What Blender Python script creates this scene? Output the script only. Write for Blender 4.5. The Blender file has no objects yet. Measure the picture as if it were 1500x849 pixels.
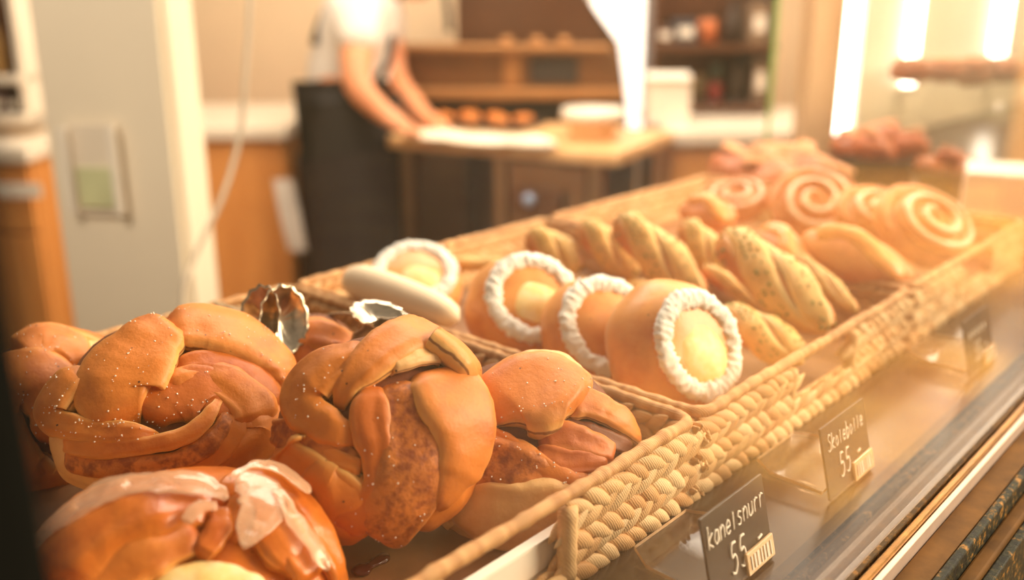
import bpy, bmesh, math, random
from mathutils import Vector, Matrix, noise
random.seed(7)
S = bpy.context.scene
COL = S.collection
V = Vector
# ------------------------------------------------------------------ camera geometry
F = 1400.0
PITCH = math.radians(17.2)
CP, SP = math.cos(PITCH), math.sin(PITCH)
FW = V((.747, .665, 0)).normalized(); RT = V((FW.y, -FW.x, 0)); UP = V((0, 0, 1))
DZ = .95                      # display deck height
RIM = DZ + .055               # basket rim height
CAM = V((0, 0, RIM + .25))
CF = FW * CP - UP * SP        # view axis
CU = FW * SP + UP * CP
def ray(px, py):
    return CF + RT * ((px - 750) / F) + CU * ((424.5 - py) / F)
def PD(px, py, d): return CAM + ray(px, py) * d
def PZ(px, py, z):
    r = ray(px, py); return CAM + r * ((z - CAM.z) / r.z)
def PY(px, py, y):
    r = ray(px, py); return CAM + r * (y / r.y)
def RM(s, d, z): return FW * d + RT * s + UP * z
ROOMROT = math.atan2(RT.y, RT.x)

cam = bpy.data.cameras.new('camera'); co = bpy.data.objects.new('camera', cam); COL.objects.link(co)
co.location = CAM
co.rotation_euler = (math.pi / 2 - PITCH, 0, math.atan2(-FW.x, FW.y))
cam.sensor_width = 36; cam.lens = 36 * F / 1500; cam.clip_start = .01
cam.dof.use_dof = True; cam.dof.focus_distance = .555; cam.dof.aperture_fstop = 3.0; cam.dof.aperture_blades = 0
S.camera = co

# ------------------------------------------------------------------ materials
def srgb(r, g, b):
    f = lambda c: (c / 255 / 12.92) if c / 255 <= .04045 else ((c / 255 + .055) / 1.055) ** 2.4
    return (f(r), f(g), f(b), 1)
class NT:
    def __init__(s, name):
        s.m = bpy.data.materials.new(name); s.m.use_nodes = True
        s.t = s.m.node_tree; s.n = s.t.nodes; s.b = s.n['Principled BSDF']; s.out = s.n['Material Output']
    def node(s, typ, **kw):
        x = s.n.new(typ)
        for k, v in kw.items():
            if k in x.inputs.keys(): x.inputs[k].default_value = v
            else: setattr(x, k, v)
        return x
    def link(s, a, b): s.t.links.new(a, b)
    def noise(s, scale, detail=4, rough=.6, coord='Object', vec=None):
        n = s.node('ShaderNodeTexNoise'); n.inputs['Scale'].default_value = scale
        n.inputs['Detail'].default_value = detail; n.inputs['Roughness'].default_value = rough
        if vec is None:
            tc = s.node('ShaderNodeTexCoord'); vec = tc.outputs[coord]
        s.link(vec, n.inputs['Vector']); return n.outputs['Fac']
    def ramp(s, fac, *stops):
        r = s.node('ShaderNodeValToRGB'); e = r.color_ramp.elements
        while len(e) < len(stops): e.new(.5)
        for i, (p, c) in enumerate(stops): e[i].position = p; e[i].color = c if len(c) == 4 else (*c, 1)
        s.link(fac, r.inputs['Fac']); return r.outputs['Color']
    def mix(s, fac, a, b):
        x = s.node('ShaderNodeMix'); x.data_type = 'RGBA'
        for i, v in ((0, fac), (6, a), (7, b)):
            if hasattr(v, 'is_output'): s.link(v, x.inputs[i])
            else: x.inputs[i].default_value = v
        return x.outputs[2]
    def bump(s, h, strength=.3, dist=.001):
        b = s.node('ShaderNodeBump'); b.inputs['Strength'].default_value = strength; b.inputs['Distance'].default_value = dist
        s.link(h, b.inputs['Height']); s.link(b.outputs['Normal'], s.b.inputs['Normal'])
    def set(s, **kw):
        for k, v in kw.items():
            k = k.replace('_', ' ')
            i = s.b.inputs[k]
            if hasattr(v, 'is_output'): s.link(v, i)
            else: i.default_value = v
        return s

def simple(name, c, rough=.5, metal=0, var=.12, scale=12, bump=0, bscale=200, bdist=.0005, **kw):
    t = NT(name)
    d = tuple(x * (1 - var) for x in c[:3]) + (1,); l = tuple(min(1, x * (1 + var)) for x in c[:3]) + (1,)
    t.set(Base_Color=t.ramp(t.noise(scale), (.3, d), (.7, l)), Roughness=rough, Metallic=metal, **kw)
    if bump: t.bump(t.noise(bscale, 3), bump, bdist)
    return t.m

def crust(name, dark, mid, pale, fill=None, specks=True, rough=.5):
    t = NT(name)
    at = t.node('ShaderNodeAttribute'); at.attribute_name = 'tone'
    sep = t.node('ShaderNodeSeparateColor'); t.link(at.outputs['Color'], sep.inputs[0])
    base = t.ramp(t.noise(22, 5, .62), (.28, dark), (.5, mid), (.72, tuple(min(1, c * 1.12) for c in mid[:3]) + (1,)))
    fine = t.noise(160, 4, .6)
    if fill:
        base = t.mix(t.ramp(fine, (.42, (0, 0, 0)), (.62, (1, 1, 1))), base, fill)
    # unbaked dough and cinnamon layer at the cut edges of a strand
    # unbaked dough and a thin cinnamon layer show on the cut sides of a strand
    wob = t.node('ShaderNodeMath', operation='MULTIPLY_ADD'); t.link(t.noise(70, 3), wob.inputs[0]); wob.inputs[1].default_value = .34
    t.link(sep.outputs[0], wob.inputs[2])
    base = t.mix(t.ramp(wob.outputs[0], (.2, (0, 0, 0)), (.5, (.6, .6, .6))), base, tuple((a + b) / 2 for a, b in zip(mid, pale)))
    col = t.mix(t.ramp(wob.outputs[0], (.55, (0, 0, 0)), (.82, (1, 1, 1))), base, pale)
    line = t.ramp(wob.outputs[0], (.86, (0, 0, 0)), (.90, (.8, .8, .8)), (.97, (.8, .8, .8)), (1.0, (0, 0, 0)))
    col = t.mix(line, col, srgb(120, 60, 26))
    if specks:
        vo = t.node('ShaderNodeTexVoronoi'); vo.inputs['Scale'].default_value = 125
        tc = t.node('ShaderNodeTexCoord'); t.link(tc.outputs['Object'], vo.inputs['Vector'])
        d = t.ramp(vo.outputs['Distance'], (.055, (1, 1, 1)), (.11, (0, 0, 0)))
        s2 = t.node('ShaderNodeSeparateColor'); t.link(vo.outputs['Color'], s2.inputs[0])
        g = t.ramp(s2.outputs[0], (.78, (0, 0, 0)), (.8, (1, 1, 1)))
        m = t.node('ShaderNodeMath', operation='MULTIPLY'); t.link(d, m.inputs[0]); t.link(g, m.inputs[1])
        col = t.mix(m.outputs[0], col, srgb(70, 38, 18))
    t.set(Base_Color=col, Roughness=rough)
    t.b.inputs['Subsurface Weight'].default_value = .03
    t.b.inputs['Subsurface Radius'].default_value = (.006, .003, .001)
    ad = t.node('ShaderNodeMath', operation='MULTIPLY_ADD'); t.link(t.noise(420, 3), ad.inputs[0]); ad.inputs[1].default_value = .5
    t.link(t.noise(60, 4), ad.inputs[2])
    t.bump(ad.outputs[0], .55 if fill else .3, .0016)
    return t.m

M = {}
M['crust'] = crust('golden_crust', srgb(172, 82, 24), srgb(214, 124, 44), srgb(236, 180, 104))
M['crust_deep'] = crust('deep_crust', srgb(158, 70, 20), srgb(198, 104, 32), srgb(226, 162, 86))
M['fill'] = crust('cinnamon_layer', srgb(160, 80, 28), srgb(202, 116, 46), srgb(206, 138, 70), fill=srgb(140, 64, 22), rough=.55)
M['inner'] = crust('cinnamon_slit_shade', srgb(88, 42, 18), srgb(120, 62, 28), srgb(120, 62, 28), rough=.6)  # cinnamon base, toned darker to deepen the shade in the slits
M['pale'] = crust('pale_dough', srgb(216, 158, 96), srgb(232, 182, 120), srgb(236, 196, 140))
M['glazed'] = crust('glazed_crust', srgb(172, 78, 22), srgb(208, 114, 38), srgb(226, 150, 70), rough=.28)
M['bun'] = crust('wheat_bun_crust', srgb(206, 118, 52), srgb(232, 158, 84), srgb(240, 196, 132), rough=.38)
M['pesto'] = crust('pesto_dough', srgb(206, 150, 76), srgb(228, 184, 110), srgb(236, 202, 136))
M['pesto_brown'] = crust('pesto_crust', srgb(196, 110, 48), srgb(218, 142, 70), srgb(230, 180, 112))
M['pastry'] = crust('pastry_crust', srgb(178, 92, 46), srgb(214, 136, 80), srgb(236, 192, 144))
M['darkpastry'] = crust('dark_pastry', srgb(120, 58, 28), srgb(176, 94, 46), srgb(206, 130, 70))
M['icing'] = simple('sugar_icing', srgb(236, 190, 152), .14, var=.1, scale=60, Alpha=.42, Coat_Weight=1.0)
M['white_icing'] = simple('pale_glaze', srgb(240, 206, 174), .3, var=.05, scale=60)
M['coconut'] = simple('coconut_flakes', srgb(253, 246, 236), .8, var=.03, scale=300, bump=.6, bscale=900, bdist=.001)
M['flour_roll'] = simple('floured_dough', srgb(246, 222, 190), .6, var=.04, scale=40, bump=.2)
t = NT('custard'); t.set(Base_Color=t.ramp(t.noise(70, 4), (.3, srgb(246, 200, 116)), (.5, srgb(251, 220, 150)), (.75, srgb(254, 236, 200))), Roughness=.5); t.bump(t.noise(90), .4, .002); M['custard'] = t.m
M['sugar'] = simple('sugar_crystals', (1, .93, .82, 1), .2, var=.03)
M['herb'] = simple('green_herbs', srgb(120, 122, 40), .6)
# straw
def straw(name, a, b, c):
    t = NT(name)
    tc = t.node('ShaderNodeTexCoord'); at = t.node('ShaderNodeAttribute'); at.attribute_name = 'tone'
    sep = t.node('ShaderNodeSeparateColor'); t.link(at.outputs['Color'], sep.inputs[0])
    base = t.ramp(sep.outputs[0], (0, a), (.5, b), (1, c))
    w = t.node('ShaderNodeTexWave', wave_type='BANDS'); w.inputs['Scale'].default_value = 230; w.inputs['Distortion'].default_value = 3.5; w.inputs['Detail'].default_value = 2
    mp = t.node('ShaderNodeMapping'); mp.inputs['Rotation'].default_value = (.2, .5, .1); t.link(tc.outputs['Object'], mp.inputs['Vector']); t.link(mp.outputs[0], w.inputs['Vector'])
    n = t.noise(45, 4)
    col = t.mix(t.ramp(n, (.35, (0, 0, 0)), (.75, (.55, .55, .55))), base, tuple(x * .62 for x in b[:3]) + (1,))
    t.set(Base_Color=col, Roughness=.6); t.bump(w.outputs['Fac'], .3, .0006)
    return t.m
M['straw'] = straw('woven_straw', srgb(208, 154, 98), srgb(232, 186, 130), srgb(246, 214, 166))
M['straw_rim'] = straw('straw_rim', srgb(176, 120, 66), srgb(202, 148, 92), srgb(222, 172, 116))
M['straw_in'] = simple('straw_backing', srgb(150, 100, 56), .8, bump=.5)
# generic
def wood(name, a, b, scale=6, rough=.45):
    t = NT(name); tc = t.node('ShaderNodeTexCoord'); mp = t.node('ShaderNodeMapping'); mp.inputs['Scale'].default_value = (1, 1, .12)
    t.link(tc.outputs['Object'], mp.inputs['Vector'])
    t.set(Base_Color=t.ramp(t.noise(scale * 5, 6, .6, vec=mp.outputs[0]), (.3, a), (.7, b)), Roughness=rough); return t.m
M['wood'] = wood('oak_front', srgb(206, 132, 66), srgb(228, 156, 84))
M['wood_post'] = wood('post_wood', srgb(214, 172, 128), srgb(234, 198, 156))
M['wood_table'] = wood('worktop_wood', srgb(212, 158, 100), srgb(232, 184, 130))
M['counter'] = simple('counter_white', srgb(238, 222, 200), .35, var=.04)
M['wall'] = simple('beige_wall', srgb(246, 214, 174), .8, var=.03, scale=2)
M['pillar'] = simple('pillar_paint', srgb(246, 230, 204), .6, var=.03, scale=3)
M['floor'] = simple('kitchen_floor', srgb(120, 92, 68), .5, var=.1, scale=3)
M['street'] = wood('lit_patch_floor', srgb(168, 100, 34), srgb(232, 180, 98), .5)  # broad pale patches painted as lit spots for the glass to mirror
M['steel'] = simple('brushed_steel', srgb(150, 118, 88), .35, 1, var=.1)
M['steel_brown'] = simple('brown_steel', srgb(104, 66, 40), .4, .6, var=.1)
M['oven'] = simple('oven_metal', srgb(134, 96, 64), .4, .7, var=.12)
M['oven_light'] = simple('oven_edge', srgb(184, 132, 82), .35, .6, var=.1)
M['black'] = simple('black_cloth', srgb(30, 23, 20), .8, bump=.3, bscale=900)
M['post'] = simple('black_post', srgb(16, 16, 11), .9)
M['post'].node_tree.nodes['Principled BSDF'].inputs['Specular IOR Level'].default_value = .1
M['dark'] = simple('dark_paint', srgb(48, 40, 36), .55)
M['darkgreen'] = simple('dark_green_paint', srgb(40, 46, 36), .5)
M['skin'] = simple('skin', srgb(226, 150, 106), .5, var=.05)
M['skin'].node_tree.nodes['Principled BSDF'].inputs['Subsurface Weight'].default_value = .1
M['shirt'] = simple('white_cotton', srgb(232, 222, 212), .8, var=.03, bump=.2, bscale=800)
M['hair'] = simple('brown_hair', srgb(70, 44, 28), .5, bump=.6, bscale=400)
M['paper'] = simple('white_paper', srgb(244, 232, 216), .6, var=.03)
M['baking'] = simple('baking_paper', srgb(142, 98, 62), .55, var=.25, scale=25)
M['jam'] = simple('dark_jam', srgb(78, 26, 18), .15, bump=.4)
M['deck'] = simple('deck_brown', srgb(50, 32, 18), .22, var=.2, scale=8)
M['cable'] = simple('grey_cable', srgb(176, 158, 136), .5)
M['chrome'] = simple('tong_chrome', srgb(206, 190, 168), .24, 1, var=.25, scale=150)
M['board'] = simple('chalkboard', srgb(46, 34, 24), .5, var=.15, scale=60)
M['chalk'] = simple('chalk_white', srgb(250, 240, 226), .7, var=.03)
M['dish'] = simple('white_ceramic', srgb(246, 232, 212), .25, var=.03)
M['flour'] = simple('flour_dough', srgb(244, 226, 200), .7, var=.05, scale=20, bump=.4, bscale=80, bdist=.004)
M['bronze'] = simple('bronze_channel', srgb(150, 104, 48), .3, .8, var=.25, scale=60, bump=.15)
M['silver'] = simple('silver_strip', srgb(214, 188, 168), .42, .5, var=.06, scale=80)
M['brown_paint'] = simple('brown_ledge', srgb(100, 66, 26), .7, 0, var=.3, scale=50, bump=.2)
M['brown_paint'].node_tree.nodes['Principled BSDF'].inputs['Specular IOR Level'].default_value = .15
t = NT('worn_green'); t.set(Base_Color=t.ramp(t.noise(150, 6, .7), (.42, srgb(28, 24, 12)), (.55, srgb(48, 46, 24)), (.63, srgb(160, 110, 46))), Roughness=.6); t.bump(t.noise(240, 4), .6, .002); t.b.inputs['Specular IOR Level'].default_value = .2; M['worn'] = t.m
M['green_glass_edge'] = simple('green_glass_edge', srgb(150, 190, 100), .15, var=.1)
def emit(name, c, s):
    t = NT(name); t.set(Base_Color=c, Emission_Color=c, Emission_Strength=s, Roughness=.5); return t.m
M['tube'] = emit('light_tube_glow', (1, .92, .78, 1), 12)
M['day'] = emit('daylight_pane', (1, .95, .86, 1), 1.6)
M['cream'] = simple('cream_panel', srgb(246, 226, 190), .5, var=.05, scale=6)
def glass(name, tint=(1, 1, 1, 1), f0=.04, rough=0.0, boost=1.0):
    t = NT(name); n = t
    geo = n.node('ShaderNodeNewGeometry'); dot = n.node('ShaderNodeVectorMath', operation='DOT_PRODUCT')
    n.link(geo.outputs['Normal'], dot.inputs[0]); n.link(geo.outputs['Incoming'], dot.inputs[1])
    def mth(op, a, b=None):
        x = n.node('ShaderNodeMath', operation=op)
        for i, v in enumerate((a, b)):
            if v is None: continue
            if hasattr(v, 'is_output'): n.link(v, x.inputs[i])
            else: x.inputs[i].default_value = v
        return x.outputs[0]
    c = mth('ABSOLUTE', dot.outputs['Value']); p = mth('POWER', mth('SUBTRACT', 1.0, c), 5.0)
    f = mth('MINIMUM', mth('MULTIPLY', mth('ADD', mth('MULTIPLY', p, 1 - f0), f0), boost), 1.0)
    tr = n.node('ShaderNodeBsdfTransparent'); tr.inputs[0].default_value = tint
    gl = n.node('ShaderNodeBsdfGlossy'); gl.inputs['Roughness'].default_value = rough
    mx = n.node('ShaderNodeMixShader'); n.link(f, mx.inputs[0]); n.link(tr.outputs[0], mx.inputs[1]); n.link(gl.outputs[0], mx.inputs[2])
    n.link(mx.outputs[0], n.out.inputs['Surface']); return t.m
M['glass'] = glass('clear_pane', (1, .985, .96, 1))
M['acrylic'] = glass('clear_acrylic', (.93, .88, .82, 1), .06)
M['acrylic_edge'] = simple('acrylic_edge', srgb(226, 186, 140), .2, var=.05)

# ------------------------------------------------------------------ object helpers
def link_mesh(name, verts, faces, mat, parent=None, tone=None, smooth=True, mats=None, fmat=None):
    me = bpy.data.meshes.new(name); me.from_pydata([tuple(v) for v in verts], [], faces)
    if tone is not None:
        a = me.color_attributes.new('tone', 'FLOAT_COLOR', 'POINT')
        flat = []
        for x in tone: flat += [x, x, x, 1]
        a.data.foreach_set('color', flat)
    for m in (mats or [mat]): me.materials.append(m)
    if fmat: me.polygons.foreach_set('material_index', fmat)
    me.polygons.foreach_set('use_smooth', [smooth] * len(me.polygons))
    me.update()
    o = bpy.data.objects.new(name, me); COL.objects.link(o)
    if parent is not None: o.parent = parent
    return o
def link_bm(name, bm, mat, parent=None, smooth=False, recalc=True):
    if recalc: bmesh.ops.recalc_face_normals(bm, faces=bm.faces)
    me = bpy.data.meshes.new(name); bm.to_mesh(me); bm.free(); me.materials.append(mat)
    me.polygons.foreach_set('use_smooth', [smooth] * len(me.polygons))
    o = bpy.data.objects.new(name, me); COL.objects.link(o)
    if parent is not None: o.parent = parent
    return o
def tag(o, label=None, cat=None, group=None, kind=None):
    if label: o['label'] = label
    if cat: o['category'] = cat
    if group: o['group'] = group
    if kind: o['kind'] = kind
    return o
def thing(name, label, cat, loc=(0, 0, 0), rotz=0, group=None):
    o = bpy.data.objects.new(name, None); COL.objects.link(o); o.empty_display_size = .05
    o.location = loc; o.rotation_euler = (0, 0, rotz)
    return tag(o, label, cat, group)
def dup(root, label=None):
    r = root.copy(); COL.objects.link(r)
    if label: r['label'] = label
    for ch in list(root.children):
        c = ch.copy(); COL.objects.link(c); c.parent = r
        for g in list(ch.children):
            d = g.copy(); COL.objects.link(d); d.parent = c
    return r
def box(bm, c, s, rot=None, bev=0.0, seg=2):
    m = Matrix.Translation(V(c)) @ (rot.to_4x4() if rot else Matrix.Identity(4)) @ Matrix.Diagonal((*s, 1))
    r = bmesh.ops.create_cube(bm, size=1, matrix=m)
    if bev:
        es = list({e for v in r['verts'] for e in v.link_edges})
        bmesh.ops.bevel(bm, geom=es, offset=bev, segments=seg, affect='EDGES', profile=.5)
def boxo(name, c, s, mat, parent=None, bev=.004, rot=None):
    bm = bmesh.new(); box(bm, c, s, rot, bev); return link_bm(name, bm, mat, parent)
def tubeV(path, rad, n=10, closed=False, noise_amp=0):
    """verts/faces of a tube along path; rad number or list"""
    P = [V(p) for p in path]; m = len(P); vs = []; fs = []
    rad = rad if isinstance(rad, (list, tuple)) else [rad] * m
    prev = None
    for i, p in enumerate(P):
        if closed: t = P[(i + 1) % m] - P[i - 1]
        else: t = P[min(i + 1, m - 1)] - P[max(i - 1, 0)]
        t.normalize()
        if prev is None:
            a = V((0, 0, 1)) if abs(t.z) < .9 else V((1, 0, 0))
            u = (a - t * a.dot(t)).normalized()
        else: u = (prev - t * prev.dot(t)).normalized()
        prev = u; w = t.cross(u)
        for k in range(n):
            a = 2 * math.pi * k / n
            vs.append(p + (u * math.cos(a) + w * math.sin(a)) * rad[i])
    for i in range(m if closed else m - 1):
        j = (i + 1) % m
        for k in range(n): fs.append((i * n + k, i * n + (k + 1) % n, j * n + (k + 1) % n, j * n + k))
    if not closed: fs.append(tuple(range(n))[::-1]); fs.append(tuple(range((m - 1) * n, m * n)))
    return vs, fs
def tubo(name, path, rad, mat, parent=None, n=10, closed=False):
    v, f = tubeV(path, rad, n, closed); return link_mesh(name, v, f, mat, parent)
def lathe(name, prof, mat, parent=None, n=28, loc=(0, 0, 0)):
    vs = []; fs = []; m = len(prof); L = V(loc)
    for r, z in prof:
        for k in range(n):
            a = 2 * math.pi * k / n; vs.append(L + V((r * math.cos(a), r * math.sin(a), z)))
    for i in range(m - 1):
        for k in range(n): fs.append((i * n + k, i * n + (k + 1) % n, (i + 1) * n + (k + 1) % n, (i + 1) * n + k))
    return link_mesh(name, vs, fs, mat, parent)
def catmull(pts, per):
    """pts: list of flat float lists"""
    out = []; n = len(pts)
    for i in range(n - 1):
        p0, p1, p2, p3 = pts[max(i - 1, 0)], pts[i], pts[i + 1], pts[min(i + 2, n - 1)]
        for k in range(per):
            t = k / per
            out.append([.5 * (2 * b + (c - a) * t + (2 * a - 5 * b + 4 * c - d) * t * t + (-a + 3 * b - 3 * c + d) * t ** 3) for a, b, c, d in zip(p0, p1, p2, p3)])
    out.append(list(pts[-1])); return out
def ribbon(pts, th=.45, thmax=.02, per=9, n=18, amp=.0009, seed=0, taper=.10, sq=.8, tuck=0.0, groove=1.0):
    """pts: (P, N, width, lift). returns verts, faces, tone, tops"""
    fl = [[*p, *nn, w, l] for p, nn, w, l in pts]
    sm = catmull(fl, per); m = len(sm)
    C = [V(x[:3]) for x in sm]
    ln = [0]
    for i in range(1, m): ln.append(ln[-1] + (C[i] - C[i - 1]).length)
    tot = max(ln[-1], 1e-6)
    vs = []; tn = []; tops = []; eo = .24 * abs(noise.noise(V((seed * 7.3, 4.1, .5)))) * 2
    for i, x in enumerate(sm):
        p = C[i]; nn = V(x[3:6]).normalized(); w = max(x[6], .0005); lift = x[7]
        t = (C[min(i + 1, m - 1)] - C[max(i - 1, 0)]).normalized()
        nn = (nn - t * nn.dot(t)).normalized(); b = t.cross(nn)
        s = ln[i] / tot
        e = min(1, math.sqrt(max(min(s, 1 - s), 0) / taper + .02))
        tt = min(th * w, thmax) * (0.35 + .65 * e); w = w * (0.45 + .55 * e)
        c = p + nn * (lift - tt * .15 - tuck * (1 - e) ** 1.5)
        for k in range(n):
            a = 2 * math.pi * k / n; ca, sa = math.cos(a), math.sin(a)
            q = c + b * (w / 2 * math.copysign(abs(ca) ** sq, ca)) + nn * (tt / 2 * math.copysign(abs(sa) ** sq, sa))
            d = noise.noise(q * 55 + V((seed, 0, 0))) * amp * 1.6 + noise.noise(q * 160 + V((seed, 3, 0))) * amp * .6
            if sa > 0: q = q + nn * (groove * sa * min(.0034, w * .10) * noise.noise(V((ca * 2.4 + seed * 3.1, s * 2.2, seed))))
            q = q + (q - c).normalized() * d
            vs.append(q)
            tn.append(min(.95, max(0, .86 - .86 * sa - eo)) if abs(ca) > .25 or sa < 0 else 0)
            if sa > .75: tops.append((q, nn))
    fs = []
    for i in range(m - 1):
        for k in range(n): fs.append((i * n + k, (i + 1) * n + k, (i + 1) * n + (k + 1) % n, i * n + (k + 1) % n))
    fs.append(tuple(range(n))); fs.append(tuple(range((m - 1) * n, m * n))[::-1])
    return vs, fs, tn, tops
def ellip(c, M3, rad, nu=40, nv=24, amp=.0015, seed=0, zmin=-1):
    vs = []; fs = []; tn = []
    for j in range(nv + 1):
        ph = math.pi * j / nv
        for i in range(nu):
            a = 2 * math.pi * i / nu
            l = V((math.sin(ph) * math.cos(a), math.sin(ph) * math.sin(a), math.cos(ph)))
            if l.z < zmin: l = V((l.x, l.y, zmin))
            q = V((l.x * rad[0], l.y * rad[1], l.z * rad[2]))
            q = q * (1 + amp / max(rad) * (noise.noise(q * 40 + V((seed, 1, 2))) * 1.5))
            vs.append(c + M3 @ q); tn.append(max(0, -l.z) * .9)
    for j in range(nv):
        for i in range(nu): fs.append((j * nu + i, (j + 1) * nu + i, (j + 1) * nu + (i + 1) % nu, j * nu + (i + 1) % nu))
    return vs, fs, tn
def frame(nz, xhint):
    z = nz.normalized(); x = (xhint - z * xhint.dot(z)).normalized(); y = z.cross(x)
    return Matrix((x, y, z)).transposed()
def grains(name, spots, size, mat, parent, origin, n, seed=1, kind='stuff'):
    rnd = random.Random(seed); vs = []; fs = []
    for k in range(n):
        q, nn = rnd.choice(spots); q = q - origin
        q = q + V((rnd.uniform(-1, 1), rnd.uniform(-1, 1), rnd.uniform(-1, 1))) * .0009
        s = size * rnd.uniform(.5, 1.3); b = len(vs)
        R = Matrix.Rotation(rnd.uniform(0, 6), 3, V((rnd.random(), rnd.random(), rnd.random() + .01)).normalized())
        for d in ((1, 0, 0), (-1, 0, 0), (0, 1, 0), (0, -1, 0), (0, 0, 1), (0, 0, -1)): vs.append(q + R @ (V(d) * s))
        for f in ((0, 2, 4), (2, 1, 4), (1, 3, 4), (3, 0, 4), (2, 0, 5), (1, 2, 5), (3, 1, 5), (0, 3, 5)): fs.append(tuple(b + i for i in f))
    o = link_mesh(name, vs, fs, mat, parent, smooth=False); tag(o, kind=kind); return o

# ------------------------------------------------------------------ knotted buns
class Bun:
    def __init__(s, name, label, cat, cpx, cpy, depth, rpx, tilt, h, group=None, asp=1.0, lean=0.0, base='inner', shrink=.93):
        s.c = PD(cpx, cpy, depth); s.k = depth / F
        tocam = (CAM - s.c).normalized()
        # tilt: 0 = facing the camera, 1 = facing straight up ; lean moves the axis to the right
        n = (tocam * (1 - tilt) + UP * tilt + RT * lean).normalized()
        s.M = frame(n, RT); s.MI = s.M.transposed()
        s.rad = (rpx * .955 * s.k, rpx * .955 * s.k * asp, h)
        s.org = V((s.c.x, s.c.y, DZ + .008))
        s.root = thing(name, label, cat, s.org, group=group); s.tops = []; s.seed = random.random() * 50
        v, f, t = ellip(s.c - s.org, s.M, tuple(r * shrink for r in s.rad), seed=s.seed)
        link_mesh('bun_base', v, f, M[base], s.root, t)
        s.kids = 0
    def hit(s, px, py):
        o = s.MI @ (CAM - s.c); d = s.MI @ ray(px, py)
        o = V([o[i] / s.rad[i] for i in range(3)]); d = V([d[i] / s.rad[i] for i in range(3)])
        A = d.dot(d); B = o.dot(d); Cc = o.dot(o) - 1; D = B * B - A * Cc
        t = (-B - math.sqrt(D)) / A if D > 0 else -B / A
        p = o + d * t
        if D <= 0: p = p.normalized()
        n = V([p[i] / s.rad[i] for i in range(3)]).normalized(); P = V([p[i] * s.rad[i] for i in range(3)])
        return s.c + s.M @ P, s.M @ n
    def strand(s, pts, mat='crust', lift=0, th=.5, thmax=.0165, name='dough_strand', sugar=False, conv=None, label=None, amp=.0011, sq=.66, taper=.12, wf=1.3, tuck=.011, groove=1.0):
        pts = [conv(*p) if conv else p for p in pts]
        sm = catmull([list(map(float, p[:3])) + [float(p[3]) if len(p) > 3 else 0.] for p in pts], 3)
        L = []
        hs = [s.hit(p[0], p[1]) for p in sm]
        for i, p in enumerate(sm):
            P, N = hs[i]
            T = (hs[min(i + 1, len(sm) - 1)][0] - hs[max(i - 1, 0)][0]).normalized()
            b = T.cross(N).normalized(); vd = (P - CAM).normalized()
            f = max(.55, math.sqrt(max(0, 1 - b.dot(vd) ** 2)))
            L.append((P - s.org, N, p[2] * (wf if p[2] * s.k > .0155 or wf < 1.2 else 1.1) * s.k / f, (p[3] + lift) * .00065))
        v, f, t, tops = ribbon(L, th, thmax, per=4, n=28, seed=s.seed + s.kids, amp=amp, sq=sq, taper=taper, tuck=tuck, groove=groove)
        s.kids += 1
        o = link_mesh(name, v, f, M[mat], s.root, t)
        if label: o['label'] = label
        if sugar: s.tops += [(q + s.org, n) for q, n in tops]
        return o
    def sugar(s, n=160, size=.00055):
        if s.tops: grains('sugar_grains', s.tops, size, M['sugar'], s.root, s.org, n, seed=int(s.seed * 10))

def conv(x0, y0, sc): return lambda x, y, w, l=0: (x0 + x / sc, y0 + y / sc, w / sc, l)
GK = 'knotted cinnamon buns in the front basket'
# --- C: centre knot
b = Bun('cinnamon_knot_bun', 'large knotted cinnamon bun standing tilted in the middle of the front basket', 'bun', 553, 633, .545, 163, .22, .040, GK)
z = conv(350, 420, 1.98)
b.strand([(95, 470, 120), (120, 540, 150), (190, 600, 160), (270, 650, 150), (350, 690, 120), (410, 715, 60)], 'crust', -3, conv=z)
b.strand([(660, 330, 120), (690, 430, 90), (650, 540, 90), (570, 640, 90), (470, 710, 70)], 'crust', -5, conv=z)
b.strand([(90, 420, 70), (170, 440, 85), (260, 475, 80), (365, 520, 50)], 'fill', 1, conv=z)
b.strand([(210, 480, 50), (280, 497, 55), (365, 522, 45)], 'crust', 3, conv=z)
b.strand([(450, 265, 70), (490, 370, 110), (505, 480, 140), (485, 590, 150), (430, 680, 130), (365, 720, 80)], 'fill', 2, conv=z, sugar=True)
b.strand([(395, 280, 55), (385, 380, 90), (400, 480, 78), (400, 570, 70), (360, 650, 80), (290, 700, 80)], 'crust_deep', 4, conv=z, sugar=True)
b.strand([(180, 530, 90), (260, 600, 120), (340, 600, 90), (390, 560, 50)], 'crust', 2, conv=z)
b.strand([(395, 185, 60), (290, 225, 80), (205, 290, 90), (195, 355, 90), (265, 410, 85), (355, 445, 60)], 'crust', 4, conv=z, sugar=True)
b.strand([(725, 235, 70), (735, 290, 60), (700, 340, 50)], 'pale', 0, conv=z)
b.strand([(285, 350, 56), (332, 275, 76), (425, 190, 92), (525, 148, 108), (620, 168, 130), (685, 235, 120), (705, 310, 80)], 'crust', 6, conv=z)
b.strand([(430, 236, 45), (500, 212, 58), (575, 208, 48)], 'pale', 6, conv=z)
b.strand([(560, 225, 110, -12), (596, 285, 150, -5), (634, 385, 138, 0), (636, 475, 112), (606, 555, 78), (576, 620, 40), (548, 655, 8)], 'crust', 8, conv=z, thmax=.018, groove=.4)
b.sugar(110)
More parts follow.
